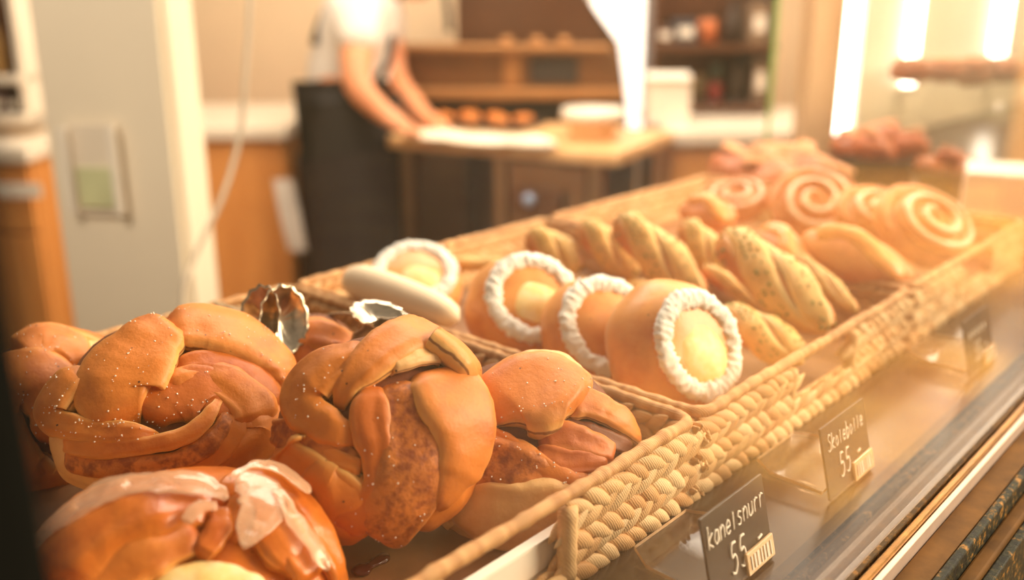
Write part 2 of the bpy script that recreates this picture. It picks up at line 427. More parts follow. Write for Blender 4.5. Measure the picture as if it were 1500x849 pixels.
# --- B: left knot
b = Bun('cinnamon_knot_bun', 'broad swirled cinnamon knot with sugared top between the iced bun and the wicker back edge', 'bun', 254, 592, .60, 172, .52, .040, GK)
z = conv(0, 420, 1.98)
b.strand([(168, 360, 20), (166, 430, 56), (195, 515, 70), (280, 572, 60), (390, 575, 55), (490, 562, 50), (600, 535, 40)], 'pale', -2, conv=z)
b.strand([(740, 330, 90), (765, 420, 90), (690, 490, 90), (590, 550, 70), (480, 575, 50)], 'crust', -1, conv=z)
b.strand([(700, 350, 46), (655, 450, 58), (565, 528, 58), (440, 565, 46)], 'crust', 4, conv=z, wf=1.1)
b.strand([(672, 340, 28), (610, 445, 46), (500, 505, 52), (350, 518, 60), (190, 495, 56)], 'fill', 8, conv=z, wf=1.1)
b.strand([(640, 315, 30), (575, 410, 44), (455, 458, 48), (320, 468, 50), (195, 452, 46)], 'crust', 12, conv=z, wf=1.1)
b.strand([(440, 400, 60), (480, 340, 100), (550, 310, 120), (620, 330, 110), (600, 400, 60)], 'crust_deep', 1, conv=z, sugar=True)
b.strand([(470, 300, 45), (560, 262, 60), (650, 285, 80), (725, 345, 95), (745, 410, 90)], 'crust', 4, conv=z)
b.strand([(500, 240, 36), (590, 220, 56), (690, 250, 70), (765, 315, 75), (790, 370, 55)], 'crust_deep', 3, conv=z)
b.strand([(480, 215, 40), (515, 170, 44), (560, 148, 24)], 'pale', 5, conv=z)
b.strand([(270, 250, 60), (205, 320, 70), (185, 385, 70), (260, 415, 62), (360, 428, 56), (460, 432, 40)], 'crust', 13, conv=z, sugar=True)
b.strand([(470, 125, 80), (600, 122, 92), (705, 160, 92), (785, 225, 80), (815, 300, 56), (800, 350, 30)], 'crust', 6, conv=z, sugar=True)
b.strand([(520, 125, 70), (445, 165, 120), (380, 240, 165), (345, 325, 160), (390, 402, 60)], 'crust', 8, conv=z, sugar=True, thmax=.017, groove=.6)
b.sugar(320)
# --- D: right knot
b = Bun('cinnamon_knot_bun', 'split cinnamon bun at the right end of the front basket, against its woven corner', 'bun', 772, 655, .585, 165, .45, .040, GK)
z = conv(640, 480, 2.3)
b.strand([(0, 660, 110), (100, 680, 110), (230, 640, 130), (370, 620, 130), (470, 560, 90)], 'pale', -2, conv=z, thmax=.02)
b.strand([(30, 560, 80), (140, 600, 140), (270, 630, 170), (400, 605, 140), (490, 570, 90), (540, 545, 40)], 'pale', 2, conv=z, thmax=.022)
b.strand([(160, 300, 70), (210, 190, 80), (300, 130, 80), (410, 130, 70), (500, 190, 50)], 'pale', 1, conv=z)
b.strand([(120, 430, 130), (210, 470, 160), (310, 505, 140), (420, 535, 70)], 'fill', 2, conv=z, sugar=True)
b.strand([(400, 325, 40), (510, 345, 50), (600, 385, 55), (660, 420, 40)], 'inner', 1, conv=z)  # dark strip laid in as the shaded gap under the right arm
b.strand([(340, 380, 80), (440, 372, 85), (530, 400, 75), (600, 440, 50)], 'crust_deep', 4, conv=z)
b.strand([(320, 425, 60), (420, 455, 80), (510, 455, 60), (580, 460, 30)], 'crust_deep', 4, conv=z)
b.strand([(150, 345, 40), (250, 405, 56), (350, 465, 56), (450, 515, 46), (530, 500, 30)], 'crust', 6, conv=z, sugar=True)
b.strand([(430, 250, 90), (530, 270, 76), (620, 325, 64), (675, 390, 40)], 'crust', 6, conv=z)
b.strand([(165, 320, 70), (235, 250, 160), (340, 225, 200), (440, 235, 150), (500, 270, 70)], 'crust', 7, conv=z, sugar=True, thmax=.022)
b.sugar(140)
# --- E: far left
b = Bun('cinnamon_knot_bun', 'sugared cinnamon swirl bun at the left end of the front basket', 'bun', 70, 605, .645, 132, .45, .040, GK)
z = conv(0, 440, 2.654)
b.strand([(60, 650, 150), (140, 720, 140), (260, 740, 90)], 'crust', -1, conv=z)
b.strand([(-80, 400, 160), (0, 600, 170), (100, 700, 150), (220, 700, 110)], 'crust', 1, conv=z)
b.strand([(150, 150, 70), (260, 120, 90), (400, 130, 90), (500, 170, 80)], 'crust', 2, conv=z)
b.strand([(190, 140, 40), (290, 150, 46), (360, 200, 50), (370, 270, 40)], 'pale', 4, conv=z)
b.strand([(60, 220, 90), (160, 180, 110), (260, 200, 110), (310, 270, 60)], 'crust', 5, conv=z, sugar=True)
b.strand([(-60, 320, 140), (60, 320, 190), (170, 340, 190), (220, 440, 150), (190, 560, 110)], 'crust', 5, conv=z, sugar=True, thmax=.022)
b.sugar(150)
# --- F: back
b = Bun('cinnamon_knot_bun', 'half hidden cinnamon bun under the tongs at the back of the front basket', 'bun', 455, 530, .70, 85, .6, .035, GK)
z = conv(0, 420, 1.98)
b.strand([(790, 150, 70), (880, 140, 70), (960, 150, 70), (1040, 200, 60)], 'crust', 2, conv=z)
b.strand([(830, 240, 46), (880, 200, 50), (960, 190, 60), (1020, 210, 50)], 'crust_deep', 5, conv=z)
b.strand([(840, 300, 60), (890, 250, 70), (960, 250, 70)], 'fill', 3, conv=z)
# --- A: iced custard bun
b = Bun('iced_custard_bun', 'glossy round bun with white icing stripes and yellow custard, lowest in the front basket', 'bun', 288, 884, .475, 245, .42, .045, asp=1.0, base='glazed', shrink=.95)
z = conv(0, 680, 3)
b.strand([(100, 420, 130), (210, 270, 150), (380, 170, 130), (600, 120, 100), (800, 110, 80)], 'glazed', 1, conv=z)
b.strand([(250, 560, 160), (360, 400, 200), (540, 280, 190), (740, 220, 150), (950, 220, 90)], 'glazed', 4, conv=z, thmax=.02)
b.strand([(420, 620, 130), (560, 460, 150), (740, 370, 130), (900, 320, 110)], 'crust', 3, conv=z)
b.strand([(940, 180, 70), (1040, 80, 90), (1160, 75, 90), (1280, 140, 100), (1370, 260, 100), (1450, 400, 90), (1520, 540, 70)], 'glazed', 2, conv=z)
b.strand([(1010, 330, 70), (1080, 230, 150), (1170, 250, 150), (1240, 350, 150), (1320, 480, 110)], 'glazed', 4, conv=z)
b.strand([(1230, 300, 90), (1290, 400, 120), (1360, 520, 110)], 'glazed', 6, conv=z)
b.strand([(880, 420, 60), (930, 340, 90), (970, 270, 90), (960, 200, 60)], 'glazed', 6, conv=z)
ic = dict(th=.12, thmax=.0026, name='icing_stripe', amp=.0022, conv=z, taper=.06, wf=1.05, tuck=.001, groove=.15)
b.strand([(160, 480, 60), (280, 330, 75), (420, 215, 90), (580, 150, 95), (760, 135, 84), (900, 150, 84), (985, 210, 60)], 'icing', 15, label='white sugar icing stripe', **ic)
b.strand([(1000, 130, 30), (1090, 78, 34), (1210, 100, 40), (1320, 190, 40)], 'icing', 17, label='white sugar icing stripe', **ic)
b.strand([(1020, 150, 60), (1100, 160, 140), (1150, 240, 180), (1090, 330, 120), (1060, 410, 50)], 'icing', 15, label='white sugar icing stripe', **ic)
b.strand([(1190, 170, 60), (1250, 280, 70), (1320, 380, 64), (1390, 500, 50)], 'icing', 17, label='white sugar icing stripe', **ic)
b.strand([(820, 310, 40), (880, 250, 46), (950, 240, 40)], 'icing', 17, label='white sugar icing stripe', **ic)
b.strand([(690, 680, 160), (780, 570, 220), (930, 545, 240), (1090, 590, 200), (1150, 680, 120)], 'custard', 0, conv=z, th=.4, thmax=.016, name='custard_filling', label='yellow custard', taper=.2, wf=1, tuck=0, groove=.2)

# ------------------------------------------------------------------ baskets
def lobe(vs, fs, tn, c, ax, nrm, L, R, tone, flat=.75):
    nu, nv = 8, 9; base = len(vs); bx = ax.normalized(); nz = nrm; by = nz.cross(bx)
    for j in range(nv + 1):
        s = j / nv; r = R * max(.12, math.sin(math.pi * (.04 + .92 * s)) ** .85); x = (s - .5) * L
        bow = nz * (math.sin(math.pi * s) * R * .2)
        for i in range(nu):
            a = 2 * math.pi * i / nu
            vs.append(c + bx * x + by * (math.cos(a) * r) + nz * (math.sin(a) * r * flat) + bow); tn.append(tone)
    for j in range(nv):
        for i in range(nu): fs.append((base + j * nu + i, base + j * nu + (i + 1) % nu, base + (j + 1) * nu + (i + 1) % nu, base + (j + 1) * nu + i))
    fs.append(tuple(base + i for i in range(nu))[::-1]); fs.append(tuple(base + nv * nu + i for i in range(nu)))
def woven_panel(name, A, B, out, H, parent, hole=None, rows=5, seed=0, inside=True):
    rnd = random.Random(seed); A, B = V(A), V(B); u = (B - A); Ln = u.length; u.normalize(); vs = []; fs = []; tn = []
    rh = H / rows
    def blocked(x, z): return hole and hole[0] < x < hole[1] and hole[2] < z < hole[3]
    pitch = rh * 1.3; n = int(Ln / pitch)
    for r in range(rows):
        zc = (r + .5) * rh; sgn = 1 if r % 2 else -1
        for i in range(n + 1):
            x = (i + (.5 if r % 2 else 0)) * Ln / n
            x = min(max(x, .004), Ln - .004)
            if blocked(x, zc): continue
            ang = math.radians(30 * sgn + rnd.uniform(-10, 10))
            ax = (u * math.cos(ang) + UP * math.sin(ang) + out * .2).normalized()
            tone = rnd.random()
            lobe(vs, fs, tn, A + u * x + UP * (zc + rnd.uniform(-.0006, .0006)) + out * .0018, ax, out, rh * 2.75 * rnd.uniform(.85, 1.15), rh * .50 * rnd.uniform(.85, 1.15), tone, .5)
            if inside:
                lobe(vs, fs, tn, A + u * x + UP * zc - out * .0028, ax, -out, rh * 2.7, rh * .5, tone * .8, .55)
    if hole:   # bound edges of the grip hole
        for x, sg in ((hole[0], -1), (hole[1], 1)):
            x += .003 * sg
            p = [A + u * x + out * .001 + UP * (hole[2] - .006 + k * (H - hole[2] + .004) / 8) for k in range(9)]
            v, f = tubeV(p, [.0052 * (1 + .10 * (k % 2)) for k in range(9)], 8); b = len(vs); vs += v; fs += [tuple(b + i for i in q) for q in f]; tn += [.6] * len(v)
    return link_mesh(name, vs, fs, M['straw'], parent, tn)
def make_basket(label, x0, y0, W, D, H, hole, seed):
    root = thing('wicker_basket', label, 'basket', (x0 + W / 2, y0 + D / 2, DZ + .0005), group='woven baskets on the display deck')
    hx, hy = W / 2, D / 2; c = [(-hx, -hy, 0), (hx, -hy, 0), (hx, hy, 0), (-hx, hy, 0)]
    outs = [V((0, -1, 0)), V((1, 0, 0)), V((0, 1, 0)), V((-1, 0, 0))]
    for k in range(4):
        woven_panel('woven_side', c[k], c[(k + 1) % 4], outs[k], H - .004, root, hole if k == 0 else None, seed=seed + k, inside=True)
    # rim: a wrapped rod with rounded corners
    path = []; rr = .012; cs = [(-hx + rr, -hy + rr, 180), (hx - rr, -hy + rr, 270), (hx - rr, hy - rr, 0), (-hx + rr, hy - rr, 90)]
    for j, (cx, cy, a0) in enumerate(cs):
        for q in range(5):
            a = math.radians(a0 + q * 22.5); path.append(V((cx + rr * math.cos(a), cy + rr * math.sin(a), H)))
        nx = cs[(j + 1) % 4]; a1 = math.radians(nx[2]); e = V((nx[0] + rr * math.cos(a1), nx[1] + rr * math.sin(a1), H)); st = path[-1].copy()
        m = int((e - st).length / .0035)
        for q in range(1, m): path.append(st.lerp(e, q / m))
    rnd = random.Random(seed); rad = []; tn = []
    for i, p in enumerate(path):
        p.z += noise.noise(p * 14 + V((seed, 0, 0))) * .0016
        r = .0040 * (1 + .10 * math.sin(i * 1.05) + .08 * rnd.uniform(-1, 1)); rad.append(r); tn += [rnd.random()] * 10
    v, f = tubeV(path, rad, 10, True); link_mesh('basket_rim', v, f, M['straw_rim'], root, tn)
    boxo('basket_bottom', (0, 0, .0025), (W - .006, D - .006, .004), M['straw_in'], root, .001)
    return root
BH = RIM - DZ - .001
BW, BD = .351, .418
make_basket('front wicker basket holding the cinnamon knots', .127, .275, BW, BD, BH, (.131, .222, .011, .06), 1)
make_basket('middle wicker basket holding the custard buns and herb twists', .486, .275, BW, BD, BH, (.125, .226, .024, .049), 2)
make_basket('third wicker basket, hazy behind the glass reflections', .846, .275, BW, BD, BH, (.125, .226, .024, .049), 3)
# papers
def sheet(name, label, x0, x1, y0, y1, zz, mat, lip=0, group=None):
    nx, ny = 24, 24; vs = []; fs = []
    for s in (0, 1):
        for j in range(ny + 1):
            for i in range(nx + 1):
                x = x0 + (x1 - x0) * i / nx; y = y0 + (y1 - y0) * j / ny
                zc = zz + .0012 + noise.noise(V((x * 18, y * 18, 1))) * .0012
                if lip and j <= 2: zc += lip * (1 - j / 2.0)
                vs.append(V((x, y, zc - s * .0005)))
    N = (nx + 1) * (ny + 1)
    for j in range(ny):
        for i in range(nx):
            a = j * (nx + 1) + i; q = (a, a + 1, a + nx + 2, a + nx + 1); fs.append(q); fs.append(tuple(N + k for k in q[::-1]))
    o = link_mesh(name, vs, fs, mat); return tag(o, label, 'paper')
sheet('baking_paper', 'brown baking paper under the cinnamon knots', .14, .466, .292, .68, DZ + .0065, M['baking'])
sheet('baking_paper', 'brown baking paper under the custard buns', .50, .824, .290, .68, DZ + .0065, M['baking'])
o = boxo('paper_strip', ((.14 + .466) / 2, .2845, DZ + .0185), (.30, .0016, .024), M['paper']); tag(o, 'white card strip inside the grip opening of the front basket', 'paper')
# jam smear
P0 = PZ(520, 842, DZ + .0085); P1 = PZ(568, 812, DZ + .0085)
v, f, t_, _ = ribbon([(P0.lerp(P1, q / 5), UP, .008 + .003 * math.sin(q * 2.1), .001) for q in range(6)], th=.4, amp=.002)
tag(link_mesh('jam_smear', v, f, M['jam'], tone=t_), 'dark jam smear on the baking paper', 'jam')

# ------------------------------------------------------------------ custard buns with coconut (middle basket)
def ring_mesh(R, r, h, seed):
    vs = []; fs = []; n, m = 150, 16
    for i in range(n):
        a = 2 * math.pi * i / n; rr = r * (1 + .18 * noise.noise(V((math.cos(a) * 3, math.sin(a) * 3, seed))))
        for k in range(m):
            b_ = 2 * math.pi * k / m
            q = V(((R + rr * math.cos(b_)) * math.cos(a), (R + rr * math.cos(b_)) * math.sin(a), h + rr * .62 * math.sin(b_)))
            q += V((math.cos(a) * math.cos(b_), math.sin(a) * math.cos(b_), math.sin(b_))) * (.0024 * noise.noise(q * 320) + .0022 * noise.noise(q * 700))
            vs.append(q)
    for i in range(n):
        for k in range(m): fs.append((i * m + k, ((i + 1) % n) * m + k, ((i + 1) % n) * m + (k + 1) % m, i * m + (k + 1) % m))
    return vs, fs
def custard_bun(label, cpx, cpy, depth, R, N, ringR, h=.032, asp=1.0, seed=0):
    c = PD(cpx, cpy, depth); A = frame(N, RT)
    root = thing('custard_bun', label, 'bun', c, group='coconut custard buns in the middle basket')
    root.rotation_euler = A.to_euler()
    v, f, t = ellip(V(), Matrix.Identity(3), (R, R * asp, h), 56, 36, seed=seed)
    for q in v:   # flat hollow on the crown for the custard
        rr = math.hypot(q.x, q.y)
        if q.z > 0 and rr < ringR: q.z -= .004 * (1 - (rr / ringR) ** 2)
        if q.z < -.6 * h: q.z = -.6 * h
    link_mesh('bun_body', v, f, M['bun'], root, t)
    top = h * math.sqrt(max(0, 1 - (ringR / R) ** 2))
    v, f = ring_mesh(ringR, .0070, top + .0005, seed); link_mesh('coconut_ring', v, f, M['coconut'], root)['label'] = 'white coconut icing ring'
    v, f, t = ellip(V((ringR * .10, -ringR * .16, top - .0012)), Matrix.Identity(3), (ringR * .74, ringR * .68, .0075), 36, 16, amp=.003, seed=seed + 4)
    link_mesh('custard_filling', v, f, M['custard'], root)['label'] = 'yellow custard centre'
    return root
def axis(r, c, u): return (RT * r - CF * c + UP * u).normalized()
custard_bun('custard bun with full white coconut ring, nearest the front rim of the middle basket', 984, 515, .70, .055, axis(.55, .75, .25), .0335, .036, 1.0, 1)
custard_bun('custard bun whose ring is half covered by the one in front', 872, 490, .755, .046, axis(.35, .75, .35), .034, .034, 1.0, 2)
custard_bun('custard bun with bright yellow centre, behind the half covered one', 768, 455, .80, .050, axis(.25, .72, .42), .0335, .036, 1.0, 3)
custard_bun('small custard bun at the back corner of the middle basket, beside the white roll', 608, 420, .93, .046, axis(.05, .55, .7), .034, .03, 1.0, 4)
# white roll lying along the left rim
a0, a1 = PZ(508, 408, RIM + .012), PZ(672, 468, RIM + .006)
n_ = 16; path = []; rad = []
for i in range(n_ + 1):
    s = i / n_; path.append(a0.lerp(a1, s) + UP * (.003 * math.sin(s * 3.1))); rad.append(.0155 * max(.1, min(1, math.sqrt(max(0, 1 - (2 * s - 1) ** 6)))) * (1.1 - .25 * s))
v, f = tubeV(path, rad, 20)
o = link_mesh('dough_roll', v, f, M['flour_roll']); tag(o, 'long pale floury roll lying along the left rim of the middle basket', 'roll')

# ------------------------------------------------------------------ herb twists (middle basket)
def twist_proto(label):
    root = thing('herb_twist', label, 'pastry', group='herb twists in the middle basket')
    L, W, T = .12, .046, .018
    v, f, t = ellip(V(), Matrix.Identity(3), (L * .46, W * .40, T * .6), 40, 20); link_mesh('bun_base', v, f, M['pesto_brown'], root, t)
    tops = []
    for k in range(3):
        pts = []; ph = k * 2 * math.pi / 3 + .5
        for q in range(12):
            u_ = q / 11; e = math.sqrt(max(.04, 1 - (2 * u_ - 1) ** 2 * .96)); a = ph + u_ * 3.6
            y = math.cos(a) * W * .30 * e; zz = math.sin(a) * T * .50 * e
            nn = V((0, math.cos(a) * .7, math.sin(a) * .8 + .35)).normalized()
            pts.append((V(((u_ - .5) * L, y, zz)), nn, W * .52 * (.4 + .6 * e), .001))
        v, f, t, tp = ribbon(pts, .62, .02, 5, 16, seed=k, sq=.8); tops += [x for x in tp if x[1].z > .3]
        link_mesh('dough_strand', v, f, M['pesto_brown'] if k == 1 else M['pesto'], root, t)
    grains('green_herbs', tops, .0015, M['herb'], root, V(), 130, 3)
    return root
TW = twist_proto('')
def place_twist(label, p0, p1, z0, z1, nrm, first=False, scale=1.0, wide=1.0):
    A = PZ(*p0, z0); B = PZ(*p1, z1); o = TW if first else dup(TW)
    o['label'] = label; x = (B - A); L = x.length
    z_ = nrm - x.normalized() * nrm.dot(x.normalized()); z_.normalize(); x.normalize(); y = z_.cross(x)
    o.matrix_world = Matrix.Translation((A + B) / 2) @ Matrix((x, y, z_)).transposed().to_4x4() @ Matrix.Diagonal((L / .12, L / .12 * wide, L / .12 * wide * .9, 1))
    return o
nv = axis(-.45, .8, .5)
place_twist('short herb twist at the far left of the row, under the back rim', (775, 340), (850, 395), RIM + .028, RIM - .006, nv, True, wide=1.7)
place_twist('second herb twist from the back rim, leaning on the long one', (852, 328), (935, 400), RIM + .036, RIM - .004, nv, wide=1.4)
place_twist('long herb twist with browned upper edge, in the middle of the row', (905, 318), (1030, 436), RIM + .052, RIM - .008, nv, wide=1.12)
place_twist('pale stubby herb twist between the two longest ones', (1002, 325), (1065, 405), RIM + .040, RIM - .002, nv, wide=1.4)
place_twist('longest herb twist, sprinkled with green, ending at the front rim', (1060, 342), (1215, 480), RIM + .050, RIM - .004, axis(-.25, .8, .5), wide=1.1)
place_twist('pale herb twist lying underneath the longest one', (1030, 392), (1150, 462), RIM + .012, RIM - .018, nv, wide=.7)
place_twist('brown thin herb twist against the right side of the middle basket', (1170, 375), (1255, 455), RIM + .022, RIM - .006, nv, wide=.6)
# flat herb round
o = place_twist('flat herb bun behind the nearest custard bun', (1055, 455), (1180, 525), RIM + .004, RIM - .02, axis(.0, .55, .8), wide=1.5)
# bread sticks
def stick(label, p0, p1, z, r):
    A, B = PZ(*p0, z), PZ(*p1, z); n = 30; path = []; rad = []
    for i in range(n + 1):
        s = i / n; p = A.lerp(B, s); p += UP * noise.noise(p * 30) * .002; path.append(p); rad.append(r * max(.15, min(1, (1 - (2 * s - 1) ** 8))) * (1 + .08 * math.sin(i * .9)))
    v, f = tubeV(path, rad, 14)
    tag(link_mesh('bread_stick', v, f, M['pesto'], tone=[.1] * len(v)), label, 'bread stick', 'bread sticks in the middle basket')
stick('thin bread stick pointing to the back corner of the middle basket', (640, 384), (800, 392), RIM - .012, .0075)
stick('bread stick lying in front of the herb twists', (815, 420), (955, 420), RIM - .018, .009)

# ------------------------------------------------------------------ third basket: swirls
def swirl_proto():
    root = thing('cinnamon_swirl', '', 'pastry', group='cinnamon swirls in the third basket')
    v, f, t = ellip(V(), Matrix.Identity(3), (.05, .05, .02), 36, 18); link_mesh('bun_base', v, f, M['pastry'], root, t)
    pts = []
    for q in range(46):
        a = q * .36; r = .006 + .0026 * q * .38
        pts.append((V((r * math.cos(a), r * math.sin(a), .020 * math.sqrt(max(.05, 1 - (r / .056) ** 2)))), V((math.cos(a) * r * 12, math.sin(a) * r * 12, 1)).normalized(), .0125, .002))
    v, f, t, _ = ribbon(pts, .9, .016, 3, 12); link_mesh('dough_strand', v, f, M['pastry'], root, t)
    pts2 = [(p + V((0, 0, .007)), n, .0065, .001) for p, n, w, l in pts[4:40]]
    v, f, t, _ = ribbon(pts2, .5, .003, 3, 8); link_mesh('icing_stripe', v, f, M['white_icing'], root)['label'] = 'white icing line'
    return root
SW = swirl_proto(); first = [True]
def place_swirl(label, px, py, d, N, sc, asp=1.0, g=None):
    o = SW if first[0] else dup(SW); first[0] = False; o['label'] = label
    if g: o['group'] = g
    o.matrix_world = Matrix.Translation(PD(px, py, d)) @ frame(N, RT).to_4x4() @ Matrix.Diagonal((sc, sc * asp, sc, 1)); return o
place_swirl('round cinnamon swirl standing upright at the back of the third basket', 1190, 305, 1.12, axis(-.1, .8, .5), .95)
place_swirl('iced cinnamon swirl leaning at the right of the third basket', 1348, 338, 1.0, axis(.35, .7, .6), 1.1, .85)
place_swirl('flattened cinnamon swirl in the middle of the third basket, beside the iced one', 1282, 322, 1.06, axis(.2, .6, .7), .95, .8)
place_swirl('small cinnamon swirl at the left end of the third basket', 1075, 298, 1.15, axis(-.2, .6, .8), .8, .8)
# plain long buns
def long_bun(label, p0, p1, z0, z1, w, mat='pastry', g='long buns in the third basket'):
    A, B = PZ(*p0, z0), PZ(*p1, z1); c = (A + B) / 2; x = (B - A); L = x.length; x.normalize()
    root = thing('long_bun', label, 'bun', c, group=g); zz = axis(-.1, .7, .7); zz = (zz - x * zz.dot(x)).normalized(); A3 = Matrix((x, zz.cross(x), zz)).transposed()
    v, f, t = ellip(V(), A3, (L / 2, w, w * .8), 40, 24, amp=.004, seed=L * 99); link_mesh('bun_base', v, f, M[mat], root, t)
    pts = [(A3 @ V(((s - .5) * L * .8, w * .35 * math.sin(s * 5), w * .8 * math.sqrt(1 - (1.6 * (s - .5)) ** 2))), zz, w * .7, .001) for s in [i / 7 for i in range(8)]]
    v, f, t, _ = ribbon(pts, .5, .014); link_mesh('dough_strand', v, f, M['bun'], root, t)
long_bun('long glossy bun lying across the front of the third basket', (1175, 350), (1335, 410), RIM + .030, RIM + .0, .026)
long_bun('long bun behind the herb twists, at the left of the third basket', (1110, 340), (1180, 400), RIM + .03, RIM + .005, .022)
long_bun('pale long bun tucked at the back of the third basket', (1000, 305), (1075, 325), RIM + .022, RIM + .012, .022)

# ------------------------------------------------------------------ beyond the baskets on the deck
def bowl(name, label, px, py, r, h, mat):
    p = PZ(px, py, DZ + .0005); root = thing(name, label, 'bowl', p, group='dark serving bowls on the deck')
    lathe('bowl_body', [(0, 0), (r * .6, 0), (r * .75, .004), (r, h), (r * 1.04, h), (r * 1.04, h + .003), (r * .96, h + .003), (r * .7, .01), (0, .008)], mat, root, 36)
    return p
def pile(c, r, n, mat, label, group, zz):
    for k in range(n):
        a = k * 2.4; rr = r * (.55 if k else 0); q = V((c.x + rr * math.cos(a), c.y + rr * math.sin(a), zz + (.014 if k == 0 else 0)))
        root = thing('round_roll', label % ['crowning the heap', 'at its near side', 'at its far side', 'at its right edge', 'at its left edge', 'low in the heap'][k % 6], 'roll', q, group=group)
        root.rotation_euler = (random.uniform(-.4, .4), random.uniform(-.4, .4), a)
        v, f, t = ellip(V(), Matrix.Identity(3), (r * .62, r * .5, r * .36), 28, 18, amp=.004, seed=k); link_mesh('bun_base', v, f, mat, root, t)
        v, f, t, _ = ribbon([(V(((s - .5) * r, .2 * r * math.sin(s * 6), r * .34)), UP, r * .3, 0) for s in (0, .25, .5, .75, 1)], .4, .01); link_mesh('dough_strand', v, f, M['pastry'], root, t)
c = bowl('serving_bowl', 'wide dark bowl heaped with brown rolls beyond the third basket', 1283, 266, .075, .045, M['dark'])
pile(c, .072, 5, M['darkpastry'], 'brown glazed roll in the wide dark bowl, %s', 'brown rolls in the wide bowl', DZ + .058)
c = bowl('serving_bowl', 'small dark bowl beside the white box on the deck', 1384, 287, .05, .04, M['dark'])
pile(c, .045, 3, M['darkpastry'], 'brown roll in the small dark bowl, %s', 'brown rolls in the small bowl', DZ + .045)
c = PZ(1140, 288, DZ); 
lathe('serving_plate', [(0, 0), (.07, 0), (.1, .012), (.102, .014), (.07, .004), (0, .004)], M['dish'], None, 32, (c.x, c.y, DZ + .0005)); tag(bpy.context.scene.objects['serving_plate'], 'flat plate of dark rolls beyond the herb twists', 'plate')
pile(c, .10, 5, M['darkpastry'], 'dark roll on the flat plate, %s', 'dark rolls on the plate', DZ + .032)
p = PD(1462, 305, 1.25); o = boxo('paper_box', (p.x, p.y, DZ + .046), (.11, .09, .09), M['paper'], bev=.003, rot=Matrix.Rotation(.3, 3, 'Z')); tag(o, 'plain white paper box at the right end of the deck', 'box')
for k, (px, r_, h_, lb) in enumerate(((1493, .02, .15, 'tall clear bottle standing beyond the white box'), (1450, .013, .12, 'small clear bottle standing beyond the white box'))):
    p = PD(px, 250, 1.55 + .1 * k); root = thing('glass_bottle', lb, 'bottle', (p.x, p.y, DZ + .0005), group='bottles on the deck')
    lathe('bottle_body', [(0, 0), (r_, 0), (r_, h_ * .5), (r_ * .9, h_ * .6), (r_ * .35, h_ * .8), (r_ * .35, h_), (0, h_)], M['glass'], root, 20)
    lathe('bottle_cap', [(r_ * .42, h_ * .96), (r_ * .42, h_ * 1.08), (0, h_ * 1.08)], M['dish'], root, 16)

# ------------------------------------------------------------------ tongs
def scoop(rx, ry, depth, n=40, m=10, teeth=13):
    vs = []; fs = []
    for s in (0, 1):
        for j in range(m + 1):
            r = j / m
            for i in range(n):
                a = 2 * math.pi * i / n; e = 1 + .055 * math.sin(a * teeth) * (r > .85)
                vs.append(V((rx * r * e * math.cos(a), ry * r * e * math.sin(a), -depth * (1 - r * r) + depth * .035 * math.sin(a * teeth) * r * (1 - r) * 3 + s * .0009)))
    N = (m + 1) * n
    for s in (0, 1):
        for j in range(m):
            for i in range(n):
                q = (s * N + j * n + i, s * N + (j + 1) * n + i, s * N + (j + 1) * n + (i + 1) % n, s * N + j * n + (i + 1) % n); fs.append(q if s else q[::-1])
    for i in range(n): a = m * n + i; b_ = m * n + (i + 1) % n; fs.append((a, b_, N + b_, N + a))
    return vs, fs
def tongs(label, px, py, d, pxa, pya, da, sc, n1, n2, gap, offd=None, xh=None, gp='serving tongs lying over the buns', la=.0, dirpx=None):
    c = PD(px, py, d); root = thing('serving_tongs', label, 'tongs', c, group=gp); e = PD(pxa, pya, da) - c
    for k, (nn, off) in enumerate(((n1, gap), (n2, gap * -1))):
        A = frame(nn, xh or e.normalized() * -1); v, f = scoop(.021 * sc, .0155 * sc, .008 * sc)
        oo = (offd or CU) * off
        link_mesh('tong_scoop', [oo + A @ q for q in v], f, M['chrome'], root)
        st = oo - (e.normalized() * -1) * .017 * sc
        path = [st.lerp(e + CU * off * .3, q / 8) + CU * (.004 * math.sin(q / 8 * 3.1) * (1 if k == 0 else -1)) for q in range(9)]
        v, f, t, _ = ribbon([(q, CU, .009, 0) for q in path], .22, .0022, 4, 10, amp=0, taper=.02); link_mesh('tong_arm', v, f, M['chrome'], root)
tongs('scalloped steel tongs standing above the swirled knot', 398, 468, .655, 318, 446, .74, 1.15, axis(-.45, .85, .15), axis(.6, .75, .1), -.0085, RT, CU)
tongs('scalloped steel tongs half hidden behind the middle cinnamon bun', 556, 482, .66, 455, 478, .74, 1.15, axis(.1, .12, 1), axis(.1, .8, -.3), .010)

